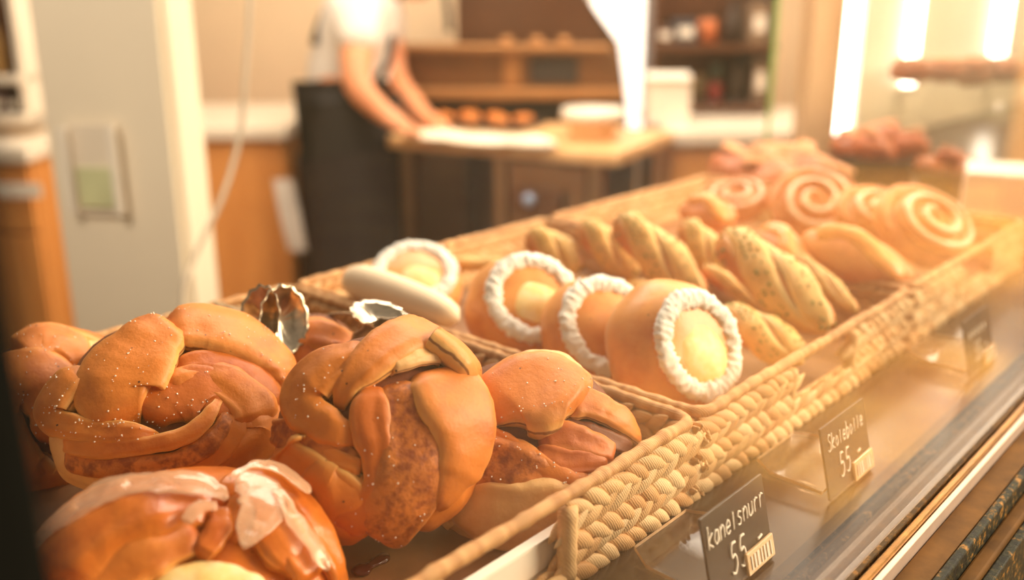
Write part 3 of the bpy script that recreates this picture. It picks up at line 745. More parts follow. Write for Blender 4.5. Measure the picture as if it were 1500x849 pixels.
# ------------------------------------------------------------------ price cards
G = {
 'k': [[(0, 0), (0, 1)], [(.55, .62), (.02, .3), (.55, 0)]], 'a': [[(.5, .52), (.2, .6), (0, .28), (.2, 0), (.45, .15), (.5, .58), (.58, 0)]],
 'n': [[(0, .6), (0, 0)], [(0, .38), (.28, .6), (.5, .42), (.52, 0)]], 'e': [[(.02, .3), (.5, .34), (.34, .6), (.06, .46), (.0, .18), (.22, 0), (.52, .1)]],
 'l': [[(.2, .8), (.2, 0)]], 's': [[(.5, .54), (.2, .6), (.05, .44), (.42, .24), (.34, .02), (0, .05)]], 'u': [[(0, .6), (.02, .12), (.25, 0), (.5, .2), (.5, .6), (.54, 0)]],
 'r': [[(.05, .6), (.05, 0)], [(.05, .4), (.28, .6), (.5, .55)]], 'S': [[(.55, .9), (.25, 1), (.02, .75), (.5, .4), (.45, .08), (.15, 0), (0, .12)]],
 'o': [[(.25, .6), (.0, .3), (.25, 0), (.5, .3), (.25, .6)]], 'b': [[(0, 1), (0, 0), (.35, .02), (.5, .3), (.3, .58), (.02, .5)]],
 '5': [[(.5, 1), (.1, .98), (.05, .58), (.4, .6), (.52, .3), (.3, .02), (0, .08)]], ',': [[(.2, .12), (.08, -.12)]], '-': [[(.05, .45), (.5, .5)]], 'K': [[(.05, 0), (.05, 1)], [(.6, 1), (.08, .45), (.6, 0)]], '~': [[(0, .1), (.2, .6), (.3, .1), (.5, .55)]],
}
def write(lines, W, parent, mtx, rad):
    """lines: (text, x0, y0, height, advance, slope)"""
    vs = []; fs = []
    for txt, x0, y0, h, adv, slope in lines:
        for i, ch in enumerate(txt):
            for st in G.get(ch, []):
                pts = [V((x0 + i * adv + px * h * .62 + py * h * .10, y0 + py * h + i * adv * slope, .0004)) for px, py in st]
                sm = [V(q) for q in catmull([list(p) for p in pts], 5)]
                v, f = tubeV([mtx @ q for q in sm], rad * h / .01, 6); b_ = len(vs); vs += v; fs += [tuple(b_ + k for k in q) for q in f]
    return link_mesh('handwriting', vs, fs, M['chalk'], parent)
def price_card(label, x, lines, seed):
    w, h = .066, .047; root = thing('price_card', label, 'price card', (x, .2065, DZ + .0005), group='handwritten price cards on the deck')
    lean = math.radians(14); X = V((1, 0, 0)); Yu = V((0, math.sin(lean), math.cos(lean))); Nf = V((0, -math.cos(lean), math.sin(lean)))
    mtx = Matrix((X, Yu, Nf)).transposed().to_4x4(); R3 = mtx.to_3x3()
    o = boxo('chalk_board', mtx @ V((w / 2, h / 2 + .001, .001)), (w, h, .0016), M['board'], root, .0004, R3)
    write(lines, w, root, Matrix.Translation(mtx @ V((0, 0, .0019))) @ mtx, .00048)
    # clear holder: foot plate behind the card with chamfered corners, and a lip in front
    pts = [(-.004, .0), (-.004, .035), (.006, .05), (w - .006, .05), (w + .002, .035), (w + .002, .0)]
    zf = .006; vs = []
    for zz in (zf, zf + .0022): vs += [V((a, b_ + .003, zz + b_ * .05)) for a, b_ in pts]
    n = len(pts); fs = [tuple(range(n))[::-1], tuple(range(n, 2 * n))] ; fm = [0, 0]
    for i in range(n): fs.append((i, (i + 1) % n, n + (i + 1) % n, n + i)); fm.append(1)
    link_mesh('holder_plate', vs, fs, None, root, smooth=False, mats=[M['acrylic'], M['acrylic_edge']], fmat=fm)['label'] = 'clear acrylic plate'
    for a in (.004, w - .004):
        boxo('holder_foot', (a, .028, .003), (.003, .045, .006), M['acrylic'], root, .0005)
    boxo('price_tag', mtx @ V((w - .017, .0075, .0034)), (.030, .013, .002), M['acrylic_edge'], root, .0006, R3)['label'] = 'small pale tag in the card corner'
    bm = bmesh.new()
    for k in range(7): box(bm, mtx @ V((w - .028 + k * .0036, .0075, .0047)), (.0011 + .0006 * (k % 3), .008, .0005), R3)
    link_bm('tag_print', bm, M['paper'], root)
    return root
price_card('chalk price card reading kanelsnurr 55, in front of the first basket', .388, [('kanelsnurr', .003, .030, .0120, .0061, .02), ('55,-', .021, .0075, .0165, .0095, .02)], 1)
price_card('chalk price card reading skolebolle 55, in front of the middle basket', .530, [('Skolebolle', .006, .031, .0105, .0054, .02), ('55,-', .018, .010, .0150, .0088, .02)], 2)
price_card('faint price card in front of the third basket, washed out by reflections', .80, [('~~~~~', .008, .030, .011, .009, .0), ('55,-', .018, .010, .0150, .0088, .02)], 3)

# ------------------------------------------------------------------ display case
case = thing('display_case', 'bakery display case with glass front, brown deck and bronze rail', 'display case', (1.4, .45, 0))
def cp(o): o.location = o.location - V((1.4, .45, 0)); return o
def cbox(name, x0, x1, y0, y1, z0, z1, mat, bev=.002):
    o = boxo(name, ((x0 + x1) / 2 - 1.4, (y0 + y1) / 2 - .45, (z0 + z1) / 2), (x1 - x0, y1 - y0, z1 - z0), mat, case, bev); return o
cbox('case_deck', -.15, 3.6, .162, .80, DZ - .02, DZ, M['deck'])
cbox('case_body', -.15, 3.6, .135, .80, .02, DZ - .0205, M['dark'])
cbox('case_front', -.15, 3.6, .105, .1345, .05, DZ - .07, M['dark'])
G_Y = .1585
cbox('front_glass', .06, 3.6, G_Y - .003, G_Y + .001, DZ - .002, DZ + .75, M['glass'], 0)['label'] = 'clear front pane'
cbox('glass_seal', .0, 3.6, .1595, .1625, DZ - .01, DZ + .0035, M['worn'], .0005)['label'] = 'dark green worn seal'
cbox('glass_channel', .0, 3.6, .1500, .155, DZ - .02, DZ + .0085, M['bronze'], .0012)['label'] = 'bronze channel'
cbox('trim_strip', .0, 3.6, .1462, .1496, DZ - .02, DZ + .0068, M['silver'], .0005)['label'] = 'shiny silver strip'
cbox('brown_ledge', .0, 3.6, .130, .1458, DZ - .06, DZ - .002, M['brown_paint'], .001)['label'] = 'brown painted ledge'
cbox('worn_moulding', .0, 3.6, .1245, .1297, DZ - .05, DZ - .001, M['worn'], .0015)['label'] = 'worn green moulding'
cbox('worn_moulding', .0, 3.6, .1155, .1243, DZ - .055, DZ - .014, M['brown_paint'], .0015)
cbox('worn_moulding', .0, 3.6, .1095, .1153, DZ - .06, DZ - .018, M['worn'], .001)['label'] = 'worn green moulding'
for k in range(10):
    cbox('front_baluster', .35 + k * .16, .372 + k * .16, .088, .106, .1, DZ - .065, M['darkgreen'], .006)
cbox('corner_post', .0, .0515, G_Y - .02, G_Y + .02, DZ - .1, DZ + .75, M['post'], .004)['label'] = 'dark upright post of the glass front'

# ------------------------------------------------------------------ kitchen setting
def rbox(name, s0, s1, d0, d1, z0, z1, mat, parent=None, bev=.004):
    c = RM((s0 + s1) / 2, (d0 + d1) / 2, (z0 + z1) / 2)
    bm = bmesh.new(); box(bm, (0, 0, 0), (s1 - s0, d1 - d0, z1 - z0), None, bev)
    o = link_bm(name, bm, mat)
    o.location = c; o.rotation_euler = (0, 0, ROOMROT)
    if parent is not None:
        o.parent = parent; R_ = Matrix.Rotation(-ROOMROT, 3, 'Z'); o.location = R_ @ (c - parent.location); o.rotation_euler = (0, 0, 0)
    return o
def rthing(name, label, cat, s, d, z, group=None): return thing(name, label, cat, RM(s, d, z), ROOMROT, group)
tag(rbox('floor', -4, 5, -2.5, 5, -.05, 0, M['floor'], bev=0), kind='structure')
WD = 3.75
tag(rbox('wall_back', -4, 5, WD, WD + .1, 0, 2.7, M['wall'], bev=0), kind='structure')
# pillar with a rounded front edge
pl = [PD(x, 200, d) for x, d in ((66, 1.70), (256, 1.58), (303, 1.66), (160, 2.0))]
bm = bmesh.new(); lo = [bm.verts.new((p.x, p.y, 0)) for p in pl]; hi = [bm.verts.new((p.x, p.y, 2.6)) for p in pl]
bm.faces.new(lo[::-1]); bm.faces.new(hi)
for i in range(4): bm.faces.new((lo[i], lo[(i + 1) % 4], hi[(i + 1) % 4], hi[i]))
bmesh.ops.bevel(bm, geom=[e for e in bm.edges if abs((e.verts[0].co - e.verts[1].co).z) > 1], offset=.012, segments=4, affect='EDGES')
tag(link_bm('pillar', bm, M['pillar']), 'broad pale painted pillar behind the front basket', 'pillar')
# cable hanging beside the pillar
pp = [(366, -120, 1.5), (366, 0, 1.5), (360, 110, 1.5), (350, 205, 1.5), (325, 290, 1.48), (290, 365, 1.45), (272, 415, 1.42), (268, 470, 1.4)]
sm = catmull([list(PD(*q)) for q in pp], 8)
tag(tubo('power_cable', sm, .0042, M['cable'], n=10), 'thin grey cable hanging beside the pale pillar', 'cable')
# reflection of a paper sign in the glass, built solid on the pillar
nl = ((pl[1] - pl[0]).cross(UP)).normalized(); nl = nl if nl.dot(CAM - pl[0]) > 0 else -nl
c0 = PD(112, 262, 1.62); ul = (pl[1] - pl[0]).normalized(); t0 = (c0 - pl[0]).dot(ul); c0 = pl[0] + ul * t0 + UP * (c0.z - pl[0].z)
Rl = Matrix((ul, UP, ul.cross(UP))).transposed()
root = thing('sign_reflection', 'solid stand-in for a paper sign reflected in the glass, set on the pillar', 'reflection', c0); nn = nl
for k, (nm, off, sz, mt) in enumerate((('reflection_back', .006, (.115, .16, .004), M['counter']), ('reflection_sheet', .012, (.085, .07, .003), simple('reflection_green', srgb(206, 206, 158), .6)), ('reflection_edge', .018, (.014, .15, .01), M['paper']), ('reflection_edge', .018, (.014, .15, .01), M['paper']))):
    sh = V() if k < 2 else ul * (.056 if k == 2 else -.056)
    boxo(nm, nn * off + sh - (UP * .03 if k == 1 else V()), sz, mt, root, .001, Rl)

# cabinets along the back
def cabinet(label, s0, s1, d0, d1, top, ndoor, g='oak cabinets along the kitchen wall', drawer=True):
    root = rthing('base_cabinet', label, 'cabinet', (s0 + s1) / 2, (d0 + d1) / 2, 0, g); cx = (s0 + s1) / 2
    rbox('cabinet_body', s0, s1, d0 + .02, d1, 0, top - .04, M['wood'], root)
    rbox('counter_slab', s0 - .01, s1 + .01, d0 - .02, d1, top - .039, top, M['counter'], root, .006)
    w = (s1 - s0) / ndoor
    for k in range(ndoor):
        a, b_ = s0 + k * w + .006, s0 + (k + 1) * w - .006
        dr = rbox('cabinet_door', a, b_, d0, d0 + .019, .10, top - .22 if drawer else top - .05, M['wood'], root)
        if drawer: rbox('cabinet_drawer', a, b_, d0, d0 + .019, top - .212, top - .05, M['wood'], root)
    return root
cabinet('oak cabinet with white top between the pillar and the baker', -1.15, -.645, 2.72, 3.3, .90, 2, drawer=False)
cabinet('oak cabinet with white top at the far left, past the pillar', -2.2, -1.17, 2.30, 2.9, .905, 3)
cabinet('oak cabinet with white top to the right of the work table', .43, .95, 2.62, 3.2, .90, 1)
# dark fridge base behind baker
root = rthing('waste_bin', 'dark grey cabinet standing behind the baker', 'cabinet', -.54, 2.98, 0)
rbox('cabinet_body', -.72, -.385, 2.86, 3.2, 0, .80, M['dark'], root); rbox('cabinet_door', -.715, -.39, 2.842, 2.859, .05, .78, M['dark'], root); rbox('cabinet_handle', -.68, -.665, 2.82, 2.838, .5, .75, M['steel'], root)
root.name = 'dark_cabinet'
# towel hanging at the cabinet edge
vs = []; fs = []; A0 = PD(400, 262, 2.6); n = 16
for s in (0, 1):
    for j in range(n + 1):
        for i in range(7):
            q = A0 + RT * (.052 * i / 6 + .03 * (j / n)) - UP * (.20 * j / n) - FW * (.010 * math.sin(i * 1.7 + j * .2) + s * .006)
            vs.append(q)
N = (n + 1) * 7
for j in range(n):
    for i in range(6):
        a = j * 7 + i; q = (a, a + 1, a + 8, a + 7); fs += [q, tuple(N + k for k in q[::-1])]
for j in range(n):
    for i in (0, 6): a = j * 7 + i; fs.append((a, a + 7, N + a + 7, N + a))
tag(link_mesh('hand_towel', vs, fs, M['shirt']), 'white towel hanging at the side of the oak cabinet', 'towel')

# work table
tl, tr = RM(-.30, 2.55, 0), RM(.30, 2.24, 0); ux = (tr - tl).normalized(); uy = V((-ux.y, ux.x, 0))
if uy.dot(FW) < 0: uy = -uy
TROT = math.atan2(ux.y, ux.x); TL = (tr - tl).length
TL -= .07
root = thing('work_table', 'steel framed work table with wooden top beside the baker', 'table', tl, TROT)
def tb(name, x0, x1, y0, y1, z0, z1, mat, par=None, bev=.004): return boxo(name, ((x0 + x1) / 2, (y0 + y1) / 2, (z0 + z1) / 2), (x1 - x0, y1 - y0, z1 - z0), mat, par or root, bev)
tb('tabletop', -.02, TL + .03, -.03, .40, .865, .90, M['wood_table'], bev=.008)
for x in (.0, TL * .47, TL * .90):
    tb('table_leg', x, x + .035, 0, .035, 0, .864, M['steel'])
for x in (.0, TL * .90): tb('table_leg', x, x + .035, .355, .39, 0, .864, M['steel'])
tb('back_panel', .036, TL * .9, .33, .345, .05, .86, M['steel_brown'])
tb('side_panel', TL * .47 + .036, TL * .9 - .001, .012, .03, .05, .62, M['steel_brown'])
dr = tb('drawer', TL * .47 + .04, TL * .9 - .005, .004, .03, .64, .855, M['oven'])
def kid(o, par): o.parent = par; return o
h = tb('drawer_handle', TL * .57, TL * .80, -.018, .0035, .72, .79, M['steel_brown']); h.parent = dr
k_ = lathe('drawer_knob', [(0, 0), (.014, 0), (.018, .01), (.012, .022), (0, .024)], simple('blue_knob', srgb(190, 210, 246), .15, .6), dr, 18); k_.rotation_euler = (math.pi / 2, 0, 0); k_.location = (TL * .66, -.0185, .765)
tb('shelf', .036, TL * .89, .031, .325, .25, .27, M['steel_brown'])
# things on the table
def on_table(px, py, dy=0): return PZ(px, py, .9005)
p = on_table(868, 203); root = thing('round_tub', 'round white topped tub on the right of the work table', 'tub', p)
lathe('tub_body', [(0, 0), (.055, 0), (.06, .01), (.06, .045), (.056, .05), (0, .05)], M['wood_table'], root)
lathe('tub_lid', [(0, .0505), (.075, .0505), (.082, .056), (.082, .07), (.076, .078), (0, .08)], M['dish'], root, 32)
c = on_table(672, 205)
for k, (dx, sx, sy, h, lb) in enumerate(((-.06, .10, .06, .014, 'flat white dough piece next to the hands of the baker'), (.07, .11, .07, .012, 'floury white dough sheet in the middle of the work table'), (.20, .07, .05, .016, 'small dough piece beside the round tub'))):
    q = c + ux * dx; v, f, t = ellip(V((q.x, q.y, .9005 + h * .5)), Matrix.Rotation(TROT, 3, 'Z'), (sx, sy, h), 32, 16, amp=.008, seed=k, zmin=-.5)
    tag(link_mesh('dough_piece', v, f, M['flour'], tone=t), lb, 'dough', 'dough pieces on the work table')
# baking tray and pastries behind
c = on_table(708, 184); root = thing('baking_tray', 'dark baking tray at the back of the work table', 'tray', (c.x, c.y, .9005), TROT)
boxo('tray_base', (0, 0, .003), (.30, .16, .005), M['dark'], root, .001)
for x, y, sx, sy in ((0, .08, .30, .006), (0, -.08, .30, .006), (.15, 0, .006, .16), (-.15, 0, .006, .16)): boxo('tray_rim', (x, y, .010), (sx, sy, .018), M['dark'], root, .001)
for k in range(6):
    q = c + ux * (-.11 + .044 * k) + uy * (.03 if k % 2 else -.03)
    root = thing('baked_roll', 'golden roll on the baking tray, %s' % ['at the left end near edge', 'second from the left, far row', 'third from the left, near row', 'fourth from the left, far row', 'fifth from the left, near row', 'at the right end far edge'][k], 'roll', (q.x, q.y, .907), group='rolls on the baking tray')
    v, f, t = ellip(V((0, 0, .014)), Matrix.Identity(3), (.03, .028, .016), 24, 14, amp=.003, seed=k); link_mesh('bun_base', v, f, M['crust'], root, t)
    v, f, t, _ = ribbon([(V((.018 * math.cos(a), .018 * math.sin(a), .025)), UP, .012, 0) for a in [i * .8 for i in range(6)]], .5, .008); link_mesh('dough_strand', v, f, M['crust_deep'], root, t)

# oven and hood
root = rthing('deck_oven', 'brown metal oven with arched hood behind the work table', 'oven', -.1, 3.1, 0)
def lx(px, d): return (px - 750) / F * d
rbox('oven_body', lx(575, 2.95), lx(905, 2.95), 2.95, 3.5, 0, 1.09, M['oven'], root)
rbox('oven_ledge', lx(565, 2.93), lx(910, 2.93), 2.88, 2.949, .955, .985, M['oven_light'], root)
rbox('oven_window', lx(775, 2.94), lx(845, 2.94), 2.936, 2.9495, .998, 1.075, M['dark'], root)
rbox('oven_frame', lx(738, 2.94), lx(762, 2.94), 2.93, 2.9495, .99, 1.085, M['oven_light'], root)
rbox('oven_mouth', lx(600, 2.94), lx(880, 2.94), 2.935, 2.9495, .86, .945, M['dark'], root)
rbox('oven_top_rail', lx(570, 2.93), lx(890, 2.93), 2.90, 2.96, 1.092, 1.112, M['oven_light'], root)
for px in (742, 785, 824):
    o = lathe('oven_lamp', [(0, 0), (.018, 0), (.022, .012), (.012, .022), (0, .024)], M['oven_light'], root, 16); o.location = Matrix.Rotation(-ROOMROT, 3, 'Z') @ (RM(lx(px, 2.92), 2.93, 1.1125) - root.location)
# arched hood: profile extruded in depth
prof = [(lx(672, 2.98), 1.12), (lx(672, 2.98), 1.75)]
cx_, cz_, Rr = lx(918, 2.98) - .62, .86, .62
pts = [(cx_ + Rr * math.cos(a), cz_ + Rr * math.sin(a)) for a in [math.radians(q) for q in range(0, 84, 6)]]
prof = [(lx(672, 2.98), pts[-1][1] + .0)] + [(lx(672, 2.98), 1.113)] + [(lx(902, 2.98), 1.113)] + [(lx(902, 2.98), .86)] + pts
Ri = Matrix.Rotation(-ROOMROT, 3, 'Z'); vs = []
for d in (2.98, 3.45): vs += [Ri @ (RM(s, d, zz) - root.location) for s, zz in prof]
n = len(prof); fs = [tuple(range(n)), tuple(range(n, 2 * n))[::-1]] + [(i, n + i, n + (i + 1) % n, (i + 1) % n) for i in range(n)]
bm = bmesh.new(); bv = [bm.verts.new(q) for q in vs]; [bm.faces.new([bv[i] for i in f]) for f in fs]
link_bm('oven_hood', bm, M['steel_brown'], root)['label'] = 'dark brown arched hood'
# hanging dark strap on wall
sm = catmull([list(PD(*q)) for q in ((645, -120, 2.85), (648, -40, 2.85), (655, 10, 2.85), (658, 46, 2.85))], 6)
tag(tubo('utensil_cord', sm, .010, M['black'], n=8), 'dark cord hanging in front of the brown oven hood', 'cord')
# window with daylight and frame
root = rthing('window_1', None, None, .3, WD, 0); root['kind'] = 'structure'
s0, s1 = lx(862, 3.7), lx(948, 3.7)
rbox('window_pane', s0, s1, WD - .03, WD - .005, .75, 2.2, M['day'], root, 0); rbox('window_frame', s1, s1 + .05, WD - .05, WD - .002, .7, 2.25, M['paper'], root); rbox('window_frame', s0 - .05, s0, WD - .05, WD - .002, .7, 2.25, M['paper'], root)

# storage shelves with items
def shelf_unit(label, s0, s1, d, zs, items, g, wall=True):
    root = rthing('wall_shelf', label, 'shelf', (s0 + s1) / 2, d + .12, zs[0], 'open shelves in the kitchen')
    for z_ in zs: rbox('shelf_board', s0, s1, d, d + .24, z_ - .02, z_, M['counter'] if wall else M['steel_brown'], root)
    for s in (s0, s1 - .018): rbox('shelf_side', s, s + .018, d + .02, d + .235, zs[0] - .02, zs[-1] + .3, M['steel_brown'] if not wall else M['counter'], root)
    rbox('shelf_back', s0, s1, d + .225, d + .239, zs[0], zs[-1] + .3, M['steel_brown'], root)
    for k, (s, z_, kind, r_, h_, col, lb) in enumerate(items):
        p = RM(s, d + .09, z_ + .0005)
        it = thing({'jar': 'storage_jar', 'box': 'storage_box', 'bottle': 'sauce_bottle'}[kind], lb, kind, p, ROOMROT, g)
        mm = simple('item_paint', srgb(*col), .5)
        if kind == 'box': boxo('box_body', (0, 0, h_ / 2), (r_ * 2, .11, h_), mm, it, .004); boxo('box_label', (0, -.0565, h_ * .5), (r_ * 1.3, .002, h_ * .4), M['paper'], it, 0)
        elif kind == 'jar': lathe('jar_body', [(0, 0), (r_, 0), (r_, h_ * .8), (r_ * .8, h_ * .88), (0, h_ * .88)], mm, it, 20); lathe('jar_lid', [(r_ * .85, h_ * .885), (r_ * .85, h_), (0, h_)], M['steel_brown'], it, 20)
        else: lathe('bottle_body', [(0, 0), (r_, 0), (r_, h_ * .6), (r_ * .4, h_ * .8), (r_ * .4, h_ * .93), (0, h_ * .93)], mm, it, 20); lathe('bottle_cap', [(r_ * .48, h_ * .935), (r_ * .48, h_), (0, h_)], M['dark'], it, 16)
D1 = 2.95; f_ = lambda px: lx(px, D1 + .05)
shelf_unit('dark shelf of jars and boxes to the right of the daylight window', f_(948), f_(1122), D1, (.93, 1.11), [
 (f_(965), 1.11, 'box', .028, .05, (96, 70, 60), 'dark brown box on the upper kitchen shelf, left end'),
 (f_(995), 1.11, 'box', .035, .07, (60, 62, 70), 'dark blue box on the upper kitchen shelf'),
 (f_(1030), 1.11, 'jar', .03, .08, (214, 120, 70), 'orange jar on the upper kitchen shelf'),
 (f_(1065), 1.11, 'bottle', .024, .12, (70, 54, 44), 'dark bottle on the upper kitchen shelf'),
 (f_(1098), 1.11, 'box', .028, .12, (140, 112, 88), 'tan box on the upper kitchen shelf, right end'),
 (f_(1020), .93, 'jar', .026, .1, (110, 90, 60), 'olive jar on the lower kitchen shelf'),
 (f_(1046), .93, 'jar', .022, .07, (150, 50, 46), 'red jar on the lower kitchen shelf'),
 (f_(1046), .93 + .0715, 'jar', .02, .06, (60, 70, 56), 'green jar standing on the red jar'),
 (f_(1078), .93, 'bottle', .022, .15, (80, 66, 56), 'brown bottle on the lower kitchen shelf'),
 (f_(1105), .93, 'box', .022, .14, (120, 96, 78), 'grey brown box on the lower kitchen shelf, right end')], 'stores on the kitchen shelf', False)
bpy.data.objects['storage_jar.002' if 'storage_jar.002' in bpy.data.objects else 'storage_jar'].location.z += 0
p = RM(lx(978, 2.7), 2.76, .9005); root = thing('paper_carton', 'white carton on the counter below the dark shelf', 'carton', p, ROOMROT)
boxo('carton_body', (0, 0, .065), (.12, .10, .13), M['paper'], root, .003); boxo('carton_flap', (0, -.03, .136), (.12, .06, .003), M['paper'], root, 0, Matrix.Rotation(.25, 3, 'X'))
D2 = 2.42; f_ = lambda px: lx(px, D2 + .05)
shelf_unit('pale shelf of bottles and boxes at the far left edge', f_(-160), f_(58), D2, (.965, 1.06), [
 (f_(10), .965, 'box', .02, .05, (110, 84, 84), 'dull purple box on the lower shelf at the far left'),
 (f_(32), .965, 'box', .016, .045, (70, 60, 60), 'dark box on the lower shelf at the far left'),
 (f_(-20), .965, 'jar', .022, .06, (200, 120, 80), 'orange jar on the lower shelf at the far left'),
 (f_(8), 1.06, 'bottle', .018, .13, (226, 180, 110), 'yellow bottle on the upper shelf at the far left'),
 (f_(32), 1.06, 'bottle', .016, .10, (90, 70, 60), 'brown bottle on the upper shelf at the far left'),
 (f_(-18), 1.06, 'jar', .022, .11, (230, 110, 110), 'pink jar on the upper shelf at the far left')], 'stores on the far left shelf')
p = RM(lx(12, 2.27), 2.284, .80); o = boxo('notice_paper', p, (.11, .004, .035), M['paper'], bev=0, rot=Matrix.Rotation(ROOMROT, 3, 'Z')); tag(o, 'white paper note stuck on the far left cabinet', 'note')

# glass screen edge, wooden post, lit cabinet at the right
p = PD(1130, 120, 1.95); dirv = V((ray(1130, 120).x, ray(1130, 120).y, 0)).normalized(); pr = V((dirv.y, -dirv.x, 0))
root = thing('glass_screen', 'upright clear glass screen seen on its green edge', 'glass screen', (p.x, p.y, DZ + .001), math.atan2(dirv.y, dirv.x))
boxo('screen_pane', (.16, 0, .45), (.30, .006, .9), M['glass'], root, 0); boxo('screen_edge', (.004, 0, .45), (.008, .008, .9), M['green_glass_edge'], root, .001)['label'] = 'green glass edge'
a_, b_ = PD(1172, 150, 2.15), PD(1238, 150, 2.15); c = (a_ + b_) / 2
o = boxo('wooden_post', (c.x, c.y, 1.2), ((b_ - a_).length, .09, 2.4), M['wood_post'], bev=.004, rot=Matrix.Rotation(ROOMROT, 3, 'Z')); tag(o, 'square wooden post beside the lit glass cabinet', 'post')
TX = 1.88
root = thing('lit_cabinet', 'lit glass pastry cabinet on the right with cream back', 'cabinet', (TX, .5, DZ + .001))
boxo('cabinet_back', (.85, .285, .45), (1.7, .012, .9), M['cream'], root, .001)
boxo('cabinet_frame', (.0, .27, .45), (.02, .02, .9), M['counter'], root, .001)
gs = boxo('glass_shelf', (.87, .05, .152), (1.62, .40, .006), M['glass'], root, 0)
boxo('shelf_edge', (.87, -.152, .152), (1.62, .003, .007), M['green_glass_edge'], gs, 0)['label'] = 'green glass edge'
boxo('cabinet_top', (.85, .05, .905), (1.7, .5, .02), M['counter'], root, .002)
for k, (px, lo_, hi_) in enumerate(((1246, .012, .88), (1337, .10, .88), (1462, .08, .88))):
    q = PY(px, 60, .768); root = thing('light_tube', ['vertical light tube at the left edge of the lit cabinet', 'second vertical light tube, over the heaped bowl', 'wide vertical light tube at the right of the lit cabinet'][k], 'lamp', (q.x, .768, DZ + .002), group='light tubes of the lit cabinet')
    tubo('tube_glass', [(0, 0, lo_ + .012), (0, 0, hi_ - .012)], [.012, .014, .022][k], M['tube'], root, 14)
    for zz in (lo_, hi_ - .0115): tubo('tube_socket', [(0, 0, zz), (0, 0, zz + .0115)], [.014, .016, .024][k], M['dish'], root, 14)
zs = DZ + .001 + .1555
for k, (px, py, lb) in enumerate(((1335, 112, 'brown roll on the glass shelf, left of the others'), (1385, 110, 'brown roll on the glass shelf between two light tubes'), (1425, 106, 'taller brown roll on the glass shelf under the wide light tube'), (1468, 110, 'brown roll at the right end of the glass shelf'))):
    q = PZ(px, 122, zs); root = thing('shelf_roll', lb, 'roll', (q.x, min(q.y, .72), zs + .0005), group='rolls on the glass shelf')
    v, f, t = ellip(V((0, 0, .022)), Matrix.Identity(3), (.045, .04, .022 + .006 * (k == 2)), 28, 16, amp=.005, seed=k); link_mesh('bun_base', v, f, M['darkpastry'], root, t)
    v, f, t, _ = ribbon([(V((.03 * math.cos(a), .025 * math.sin(a), .040)), UP, .016, 0) for a in [i * .8 for i in range(7)]], .5, .01); link_mesh('dough_strand', v, f, M['pastry'], root, t)

# ------------------------------------------------------------------ baker
def skin(name, V_, E_, R_, mat, parent, sub=2, root=0):
    me = bpy.data.meshes.new(name); me.from_pydata([tuple(p) for p in V_], E_, []); o = bpy.data.objects.new(name, me); COL.objects.link(o)
    md = o.modifiers.new('skin', 'SKIN'); md.use_smooth_shade = True
    for i, r in enumerate(R_): me.skin_vertices[0].data[i].radius = r if isinstance(r, tuple) else (r, r); me.skin_vertices[0].data[i].use_root = (i == root)
    sb = o.modifiers.new('sub', 'SUBSURF'); sb.levels = sub; sb.render_levels = sub
    dg = bpy.context.evaluated_depsgraph_get(); nm = bpy.data.meshes.new_from_object(o.evaluated_get(dg)); bpy.data.objects.remove(o); nm.name = name
    nm.materials.clear(); nm.materials.append(mat); nm.polygons.foreach_set('use_smooth', [True] * len(nm.polygons))
    o = bpy.data.objects.new(name, nm); COL.objects.link(o); o.parent = parent; return o
base = PD(512, 165, 2.62); base.z = 0
bk = thing('person', 'person in white shirt and dark apron leaning over the work table with dough', 'person', base)
J = lambda px, py, d: PD(px, py, d) - base
pel, sp1, che, nek = J(508, 172, 2.64), J(508, 105, 2.64), J(520, 35, 2.66), J(556, -38, 2.67)
hd0, hd1 = J(585, -35, 2.67), J(600, -62, 2.67)
shN, elN, wrN, haN = J(528, -8, 2.50), J(520, 128, 2.44), J(566, 170, 2.44), J(584, 182, 2.44)
shF, elF, wrF, haF = J(562, -5, 2.80), J(575, 115, 2.80), J(622, 172, 2.66), J(642, 186, 2.62)
def leg(px, d): 
    hp = J(px, 178, d); kn = hp + V((0, 0, -.43)) + RT * .03; an = V((hp.x, hp.y, .09)) - RT * .02; return hp, kn, an
hN, kN, aN = leg(506, 2.56); hF, kF, aF = leg(514, 2.72)
VV = [pel, sp1, che, nek, hd0, shN, elN, wrN, haN, shF, elF, wrF, haF, hN, kN, aN, aN + RT * .13 - UP * .05, hF, kF, aF, aF + RT * .13 - UP * .05]
EE = [(0, 1), (1, 2), (2, 3), (3, 4), (2, 5), (5, 6), (6, 7), (7, 8), (2, 9), (9, 10), (10, 11), (11, 12), (0, 13), (13, 14), (14, 15), (15, 16), (0, 17), (17, 18), (18, 19), (19, 20)]
RR = [.10, .095, .11, .05, .055, .055, .043, .028, .03, .055, .043, .028, .03, .075, .055, .04, .035, .075, .055, .04, .035]
def fingers(hi, wr, ha):
    d = (RT * .95 - UP * .22 + (ha - wr).normalized() * .3).normalized(); side = FW; dn = -UP
    for k in range(4):
        b0 = ha + d * .03 + side * ((k - 1.5) * .019); L = (.030, .034, .032, .025)[k]
        i = len(VV); VV.extend([b0, b0 + d * L + dn * .008, b0 + d * L * 1.7 + dn * .026]); RR.extend([.009, .0085, .007]); EE.extend([(hi, i), (i, i + 1), (i + 1, i + 2)])
    i = len(VV); b0 = ha - side * .028 + d * .005; VV.extend([b0, b0 - side * .014 + d * .028 + dn * .012]); RR.extend([.010, .008]); EE.extend([(hi, i), (i, i + 1)])
fingers(8, wrN, haN); fingers(12, wrF, haF)
body = skin('body', VV, EE, RR, M['skin'], bk)
